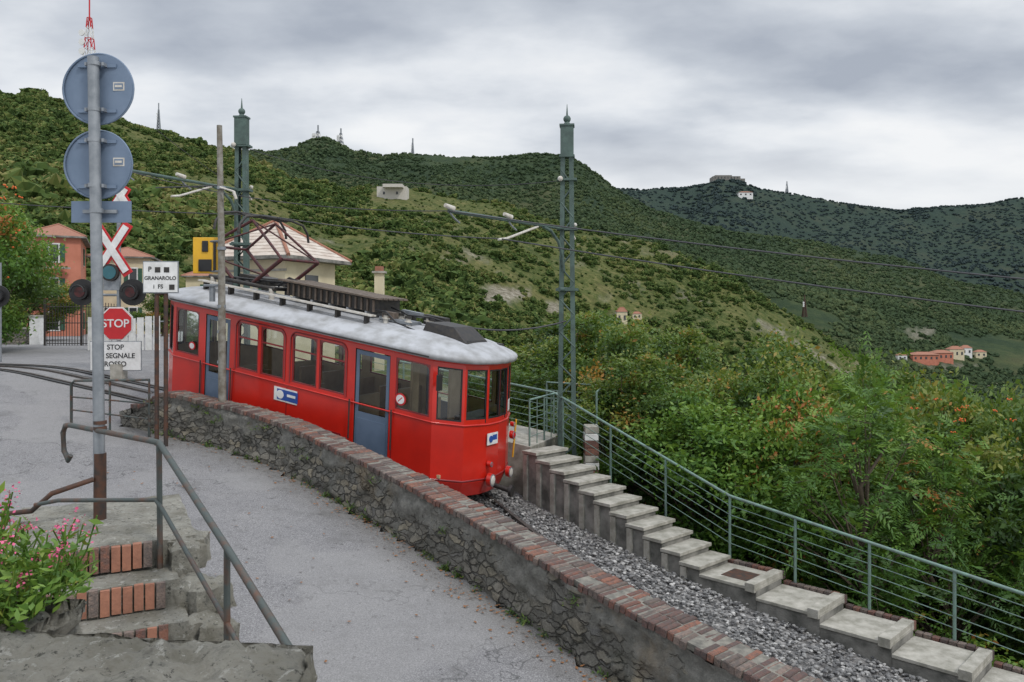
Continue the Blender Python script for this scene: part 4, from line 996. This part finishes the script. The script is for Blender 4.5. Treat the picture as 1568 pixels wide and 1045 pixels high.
for q in np.concatenate(Q): b.add([Vector(p) for p in q],[(0,1,2,3)],'leafb')
o=b.build(); at=o.data.attributes.new('tint','FLOAT','FACE'); at.data.foreach_set('value',rs.uniform(.4,.97,len(o.data.polygons)))
# fallen leaves along the kerb and small weeds at the wall foot
b=MB('fallen_leaves')
for i in range(1000):
    j=random.randint(10,len(fr_)-2); p,d_,n2=fr_[j]; q=p-n2*(abs(random.gauss(.05,.20))+.08)
    if random.random()<.15: q=p-n2*random.uniform(0,3.2)
    z=roadz(q.x,q.y)+.022; s=random.uniform(.012,.032); t=random.uniform(0,6.28); a_=Vector((math.cos(t),math.sin(t),random.uniform(-.3,.3)))*s; c_=Vector((-math.sin(t),math.cos(t),random.uniform(-.3,.5)))*s*.6; P=Vector((q.x,q.y,z))
    b.add([P-a_,P+c_,P+a_,P-c_],[(0,1,2,3)],'deadleaf')
b.build()
b=MB('wall_weeds')
for i in range(70):
    j=random.randint(5,len(fr_)-30); p,d_,n2=fr_[j]; q=p-n2*.10
    z=roadz(q.x,q.y) if random.random()<.7 else topz(p,j)-.1-random.random()*.4
    for k in range(22):
        c=Vector((q.x,q.y,z))+Vector((random.gauss(0,.05),random.gauss(0,.03),abs(random.gauss(0,.05)))); s=random.uniform(.02,.045); t=random.uniform(0,6.28)
        a_=Vector((math.cos(t),math.sin(t),random.uniform(0,1)))*s; c_=Vector((-math.sin(t),math.cos(t),0))*s*.3; b.add([c-a_,c+c_,c+a_,c-c_],[(0,1,2,3)],'leaf')
o=b.build(); at=o.data.attributes.new('tint','FLOAT','FACE'); at.data.foreach_set('value',rs.uniform(.2,.9,len(o.data.polygons)))
# ---------------------------------------------------------------- buildings
def hip(b,c,w,d,z,h,ov,ang,mat,ridge=.0,rm='terra'):
    ca,sa=math.cos(ang),math.sin(ang)
    def P(x,y,zz): return (c[0]+x*ca-y*sa,c[1]+x*sa+y*ca,zz)
    w2,d2=w/2+ov,d/2+ov; V=[P(-w2,-d2,z),P(w2,-d2,z),P(w2,d2,z),P(-w2,d2,z),P(-ridge,0,z+h),P(ridge,0,z+h)]
    b.add(V,[(0,1,5,4),(1,2,5),(2,3,4,5),(3,0,4)],mat)
    V2=[P(-w2,-d2,z-.12),P(w2,-d2,z-.12),P(w2,d2,z-.12),P(-w2,d2,z-.12)]
    b.add(V[:4]+V2,[(0,4,5,1),(1,5,6,2),(2,6,7,3),(3,7,4,0),(4,7,6,5)],'concd')
    for i,j in ((0,4),(1,5),(2,5),(3,4),(4,5)):
        if (Vector(V[i])-Vector(V[j])).length>.05: b.tube([V[i],V[j]],.07,rm,6)
b=MB('station_building'); c=(-8.75,29.5); ang=-.35; w_=3.1
ax=(Vector((math.cos(ang),math.sin(ang),0)),Vector((-math.sin(ang),math.cos(ang),0)),Z3)
b.box((c[0],c[1],-.4),(w_,w_,4.8),'cream',ax); hip(b,c,w_,w_,2.10,1.45,.45,ang,'rooft')
for k in (-.8,.8):
    b.box(Vector((c[0],c[1],.75))-ax[1]*(w_/2+.015)+ax[0]*k,(.7,.04,1.2),'shutter',ax); b.box(Vector((c[0],c[1],.75))-ax[1]*(w_/2+.03)+ax[0]*k,(.35,.04,1.0),'glassdk',ax)
b.box(Vector((c[0],c[1],.9))+ax[0]*(w_/2+.01),(.04,.8,1.2),'glassdk',ax); b.box(Vector((c[0],c[1],1.62))-ax[1]*(w_/2+.02),(w_+.1,.05,.08),'conc',ax)
for i in range(1,11):
    f_=i/11; w2=2.0*(1-f_); z=2.10+1.45*f_+.006
    P=[Vector((c[0],c[1],z))+ax[0]*sx*w2+ax[1]*sy*w2 for sx,sy in ((-1,-1),(1,-1),(1,1),(-1,1),(-1,-1))]; b.tube(P,.016,'rooft',4)
b.build()
b=MB('chimney'); q=XZ(581,420,31); b.box((q.x,31,-.2),(.34,.34,3.8),'cream'); b.box((q.x,31,1.72),(.5,.5,.08),'conc'); b.box((q.x,31,1.85),(.3,.3,.2),'terra'); b.build()
def house(name,c,w,d,z0,z1,ang,wallm,roofh,floors,cols,rm='terra'):
    b=MB(name); ax=(Vector((math.cos(ang),math.sin(ang),0)),Vector((-math.sin(ang),math.cos(ang),0)),Z3)
    C=Vector((c[0],c[1],0)); b.box(C+Z3*((z0+z1)/2),(w,d,z1-z0),wallm,ax); hip(b,c,w,d,z1+.12,roofh,.35,ang,'terra',max(0,w/2-d/2))
    fh=(z1-z0)/floors
    for f_ in range(floors):
        for (dirv,ln,dist_,lat) in ((-ax[1],w,d/2,ax[0]),(ax[0],d,w/2,ax[1]),(-ax[0],d,w/2,ax[1])):
            for k in range(cols):
                o=(k+.5)/cols-.5; p=C+dirv*(dist_+.01)+lat*(o*ln*.85)+Z3*(z0+fh*(f_+.55))
                aa=(lat,dirv,Z3); b.box(p,(.75,.05,1.35),'white',aa); b.box(p+dirv*.03,(.5,.05,1.15),'glassdk',aa)
                for sg in (-1,1): b.box(p+dirv*.04+lat*sg*.5,(.30,.05,1.2),'shutter',aa)
    return b
b=house('pink_house',(-33.0,58),3.2,8,-1.6,5.4,.45,'pink',1.2,3,1)
for zz in (1.0,3.3):
    b.box((-31.1,54.0,zz),(1.8,1.0,.12),'conc')
    for i in range(9): b.tube([(-31.9+.2*i,53.5,zz),(-31.9+.2*i,53.5,zz+.95)],.02,'dkmet',4)
    b.tube([(-31.9,53.5,zz+.95),(-30.3,53.5,zz+.95)],.03,'dkmet',4)
b.build()
house('cream_house',(-31.8,66),4.2,7,-1.6,4.6,.3,'cream',1.0,2,2).build()
house('ochre_house',(-28.5,76),3.8,6,-2,3.6,.2,'cream',1.1,2,1).build()
b=MB('white_gate_pillar'); b.box((-22.9,38.4,-.75),(.45,.45,1.5),'white'); b.box((-22.9,38.4,.03),(.55,.55,.08),'conc'); b.build()
b=MB('roadside_stone_wall'); b.box((-27.5,38.7,-1.05),(8.8,.35,.9),'stone',); b.box((-27.5,38.7,-.57),(8.9,.45,.08),'conc'); b.build()
b=MB('iron_gate'); 
for i in range(26): x=-21.6+i*.13; b.tube([(x,37,-1.4),(x,37,.55+.15*math.sin(i*.12))],.016,'dkmet',5)
for z in (-1.25,-.3,.45): b.tube([(-21.6,37,z),(-18.35,37,z)],.022,'dkmet',5)
for x in (-21.7,-20,-18.3): b.tube([(x,37,-1.5),(x,37,.8)],.05,'dkmet')
b.build()
b=MB('white_panel_fence')
for i in range(9): b.box((-16.9+i*.32,32+i*.02,-.7),(.26,.04,1.35+.1*math.sin(i)),'white')
b.tube([(-17.1,32.06,-.2),(-14.0,32.2,-.2)],.025,'galv'); b.build()
p=hit(600,306,120); b=MB('concrete_ruin'); s=p.y/F; b.box((p.x,p.y+3,p.z+7*s),(46*s,6,24*s),'insul'); b.box((p.x+3*s,p.y+1,p.z+18.5*s),(30*s,8,5*s),'insul')
for k in (-12,8): b.box((p.x+k*s,p.y-.05,p.z+9*s),(3*s,.2,4*s),'glassdk')
b.build()
for (u,v,w,h,wm,nm) in ((1412,556,40,11,'pink','farmhouse'),(1440,553,30,12,'pink','farmhouse'),(1462,549,22,14,'cream','village_house'),(1478,546,16,12,'white','village_house'),(1500,549,16,9,'cream','village_house'),(952,500,16,20,'cream','hillside_house'),(948,488,10,10,'white','hillside_house'),(975,492,14,9,'cream','hillside_house'),(1140,305,22,7,'white','ridge_house'),(1380,553,14,8,'white','village_house')):
    p=hit(u,v,90); s=p.y/F; b=MB(nm); w_,h_=w*s,h*s; b.box((p.x,p.y,p.z+h_/2-h_*.25),(w_,w_*.6,h_*1.5),wm)
    hip(b,(p.x,p.y),w_,w_*.6,p.z+h_,h_*.35,w_*.03,0,'terra',w_*.2)
    nwin=max(2,int(w/7))
    for k in range(nwin): b.box((p.x+w_*((k+.5)/nwin-.5),p.y-w_*.3-.05,p.z+h_*.55),(w_*.35/nwin,.15,h_*.35),'glassdk')
    b.build()
p=Vector(((1110-784)/F*2380,2380,(485-276)/F*2380)); b=MB('hilltop_fort'); b.box(p,(82,40,16),'concd'); b.box(p+Vector((-8,0,9)),(50,30,6),'concd'); b.box(p+Vector((36,0,-4)),(40,30,12),'concd')
for k in range(8): b.box(p+Vector((-34+k*9.5,-20.2,4)),(2.5,.5,5),'glassdk')
b.build()
def tower(name,u,vb,vt,y,w,cols,th=1):
    x=(u-784)/F*y; z0=(485-vb)/F*y; z1=(485-vt)/F*y; b=MB(name); n_=9
    for i in range(n_):
        za=z0+(z1-z0)*.8*i/n_; zb=z0+(z1-z0)*.8*(i+1)/n_; wa=w*(1-.8*i/n_); wb=w*(1-.8*(i+1)/n_); mt=cols[i%len(cols)]
        Ca=[Vector((x+sx*wa/2,y+sy*wa/2,za)) for sx,sy in ((-1,-1),(1,-1),(1,1),(-1,1))]; Cb=[Vector((x+sx*wb/2,y+sy*wb/2,zb)) for sx,sy in ((-1,-1),(1,-1),(1,1),(-1,1))]
        r=y*.00055*th
        for k in range(4): b.tube([Ca[k],Cb[k]],r,mt,4); b.tube([Ca[k],Cb[(k+1)%4]],r*.6,mt,4); b.tube([Cb[k],Cb[(k+1)%4]],r*.6,mt,4)
    b.tube([(x,y,z0+(z1-z0)*.78),(x,y,z1)],y*.0007*th,cols[0],5)
    for f_ in (.5,.58,.66): b.disc((x-w*.35,y-w*.3,z0+(z1-z0)*f_),(0.2,1,0),w*.22,w*.06,'white',12)
    b.build()
tower('broadcast_tower',137,170,-8,262,5.0,['signred','white'],1.3)
tower('radio_tower',487,240,192,1040,13,['galv','white'],1.4); tower('radio_tower',522,234,197,1045,9,['galv','white'],1.4); tower('radio_mast',632,246,212,1045,4,['galv'],1.3); tower('radio_mast',243,208,158,290,1.2,['galv'],1.0); tower('radio_mast',1232,486,452,300,1.5,['rust'],1.0); tower('radio_mast',1205,300,278,2380,8,['galv'])
# ---------------------------------------------------------------- world, sun, camera
w=D.worlds.new('World'); SC.world=w; w.use_nodes=True; nt=w.node_tree; bg=nt.nodes['Background']
sky=N(nt,'ShaderNodeTexSky',sky_type='NISHITA'); sky.sun_disc=False; SE=math.radians(48); az=math.radians(135)
sky.sun_elevation=SE; sky.sun_rotation=az
skm=N(nt,'ShaderNodeVectorMath',operation='SCALE'); skm.inputs['Scale'].default_value=.10; nt.links.new(sky.outputs[0],skm.inputs[0])
tc=N(nt,'ShaderNodeTexCoord'); sp=N(nt,'ShaderNodeSeparateXYZ'); nt.links.new(tc.outputs['Generated'],sp.inputs[0])
zz=mathn(nt,'ADD',mathn(nt,'MAXIMUM',sp.outputs[2],0),.22)
cb=N(nt,'ShaderNodeCombineXYZ'); nt.links.new(mathn(nt,'DIVIDE',sp.outputs[0],zz),cb.inputs[0]); nt.links.new(mathn(nt,'DIVIDE',sp.outputs[1],zz),cb.inputs[1])
mp=N(nt,'ShaderNodeMapping'); mp.inputs['Location'].default_value=(1.3,4.4,0); mp.inputs['Scale'].default_value=(.75,1.0,1); nt.links.new(cb.outputs[0],mp.inputs[0])
nf=noise_n(nt,1.5,8,.5,mp.outputs[0])
# heavier cloud towards the upper part of the sky
nf2=mathn(nt,'ADD',nf,mathn(nt,'MULTIPLY',ramp(nt,sp.outputs[2],[(.17,(0,0,0)),(.34,(1,1,1))]),.075))
cl_=ramp(nt,nf2,[(.40,(.95,.96,.97)),(.48,(.80,.83,.87)),(.56,(.60,.64,.70)),(.66,(.42,.46,.53))])
hor=ramp(nt,sp.outputs[2],[(0,(.85,.85,.85)),(.13,(.8,.8,.8)),(.23,(0,0,0))])
cl_=mixc(nt,mathn(nt,'MULTIPLY',hor,.8),cl_,(.93,.94,.95))
fin=mixc(nt,.93,skm.outputs[0],cl_)
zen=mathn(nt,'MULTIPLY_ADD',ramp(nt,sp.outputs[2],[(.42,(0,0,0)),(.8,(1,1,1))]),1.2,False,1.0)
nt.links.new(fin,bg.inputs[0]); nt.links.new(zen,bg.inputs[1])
s=D.lights.new('sun','SUN'); s.energy=1.5; s.angle=math.radians(10); s.color=(1,.96,.9); so=link(D.objects.new('sun',s))
dv=Vector((math.sin(az)*math.cos(SE),math.cos(az)*math.cos(SE),math.sin(SE)))
so.rotation_euler=dv.to_track_quat('Z','Y').to_euler()
cam=D.cameras.new('camera'); co=link(D.objects.new('camera',cam)); co.location=(0,0,0); co.rotation_euler=(math.pi/2,0,0)
cam.sensor_width=36; cam.lens=F/1568*36; cam.shift_y=-(522.5-485)/1568; cam.clip_end=9000; cam.clip_start=.05
SC.camera=co
SC.view_settings.view_transform='Standard'; SC.view_settings.look='None'; SC.view_settings.exposure=0
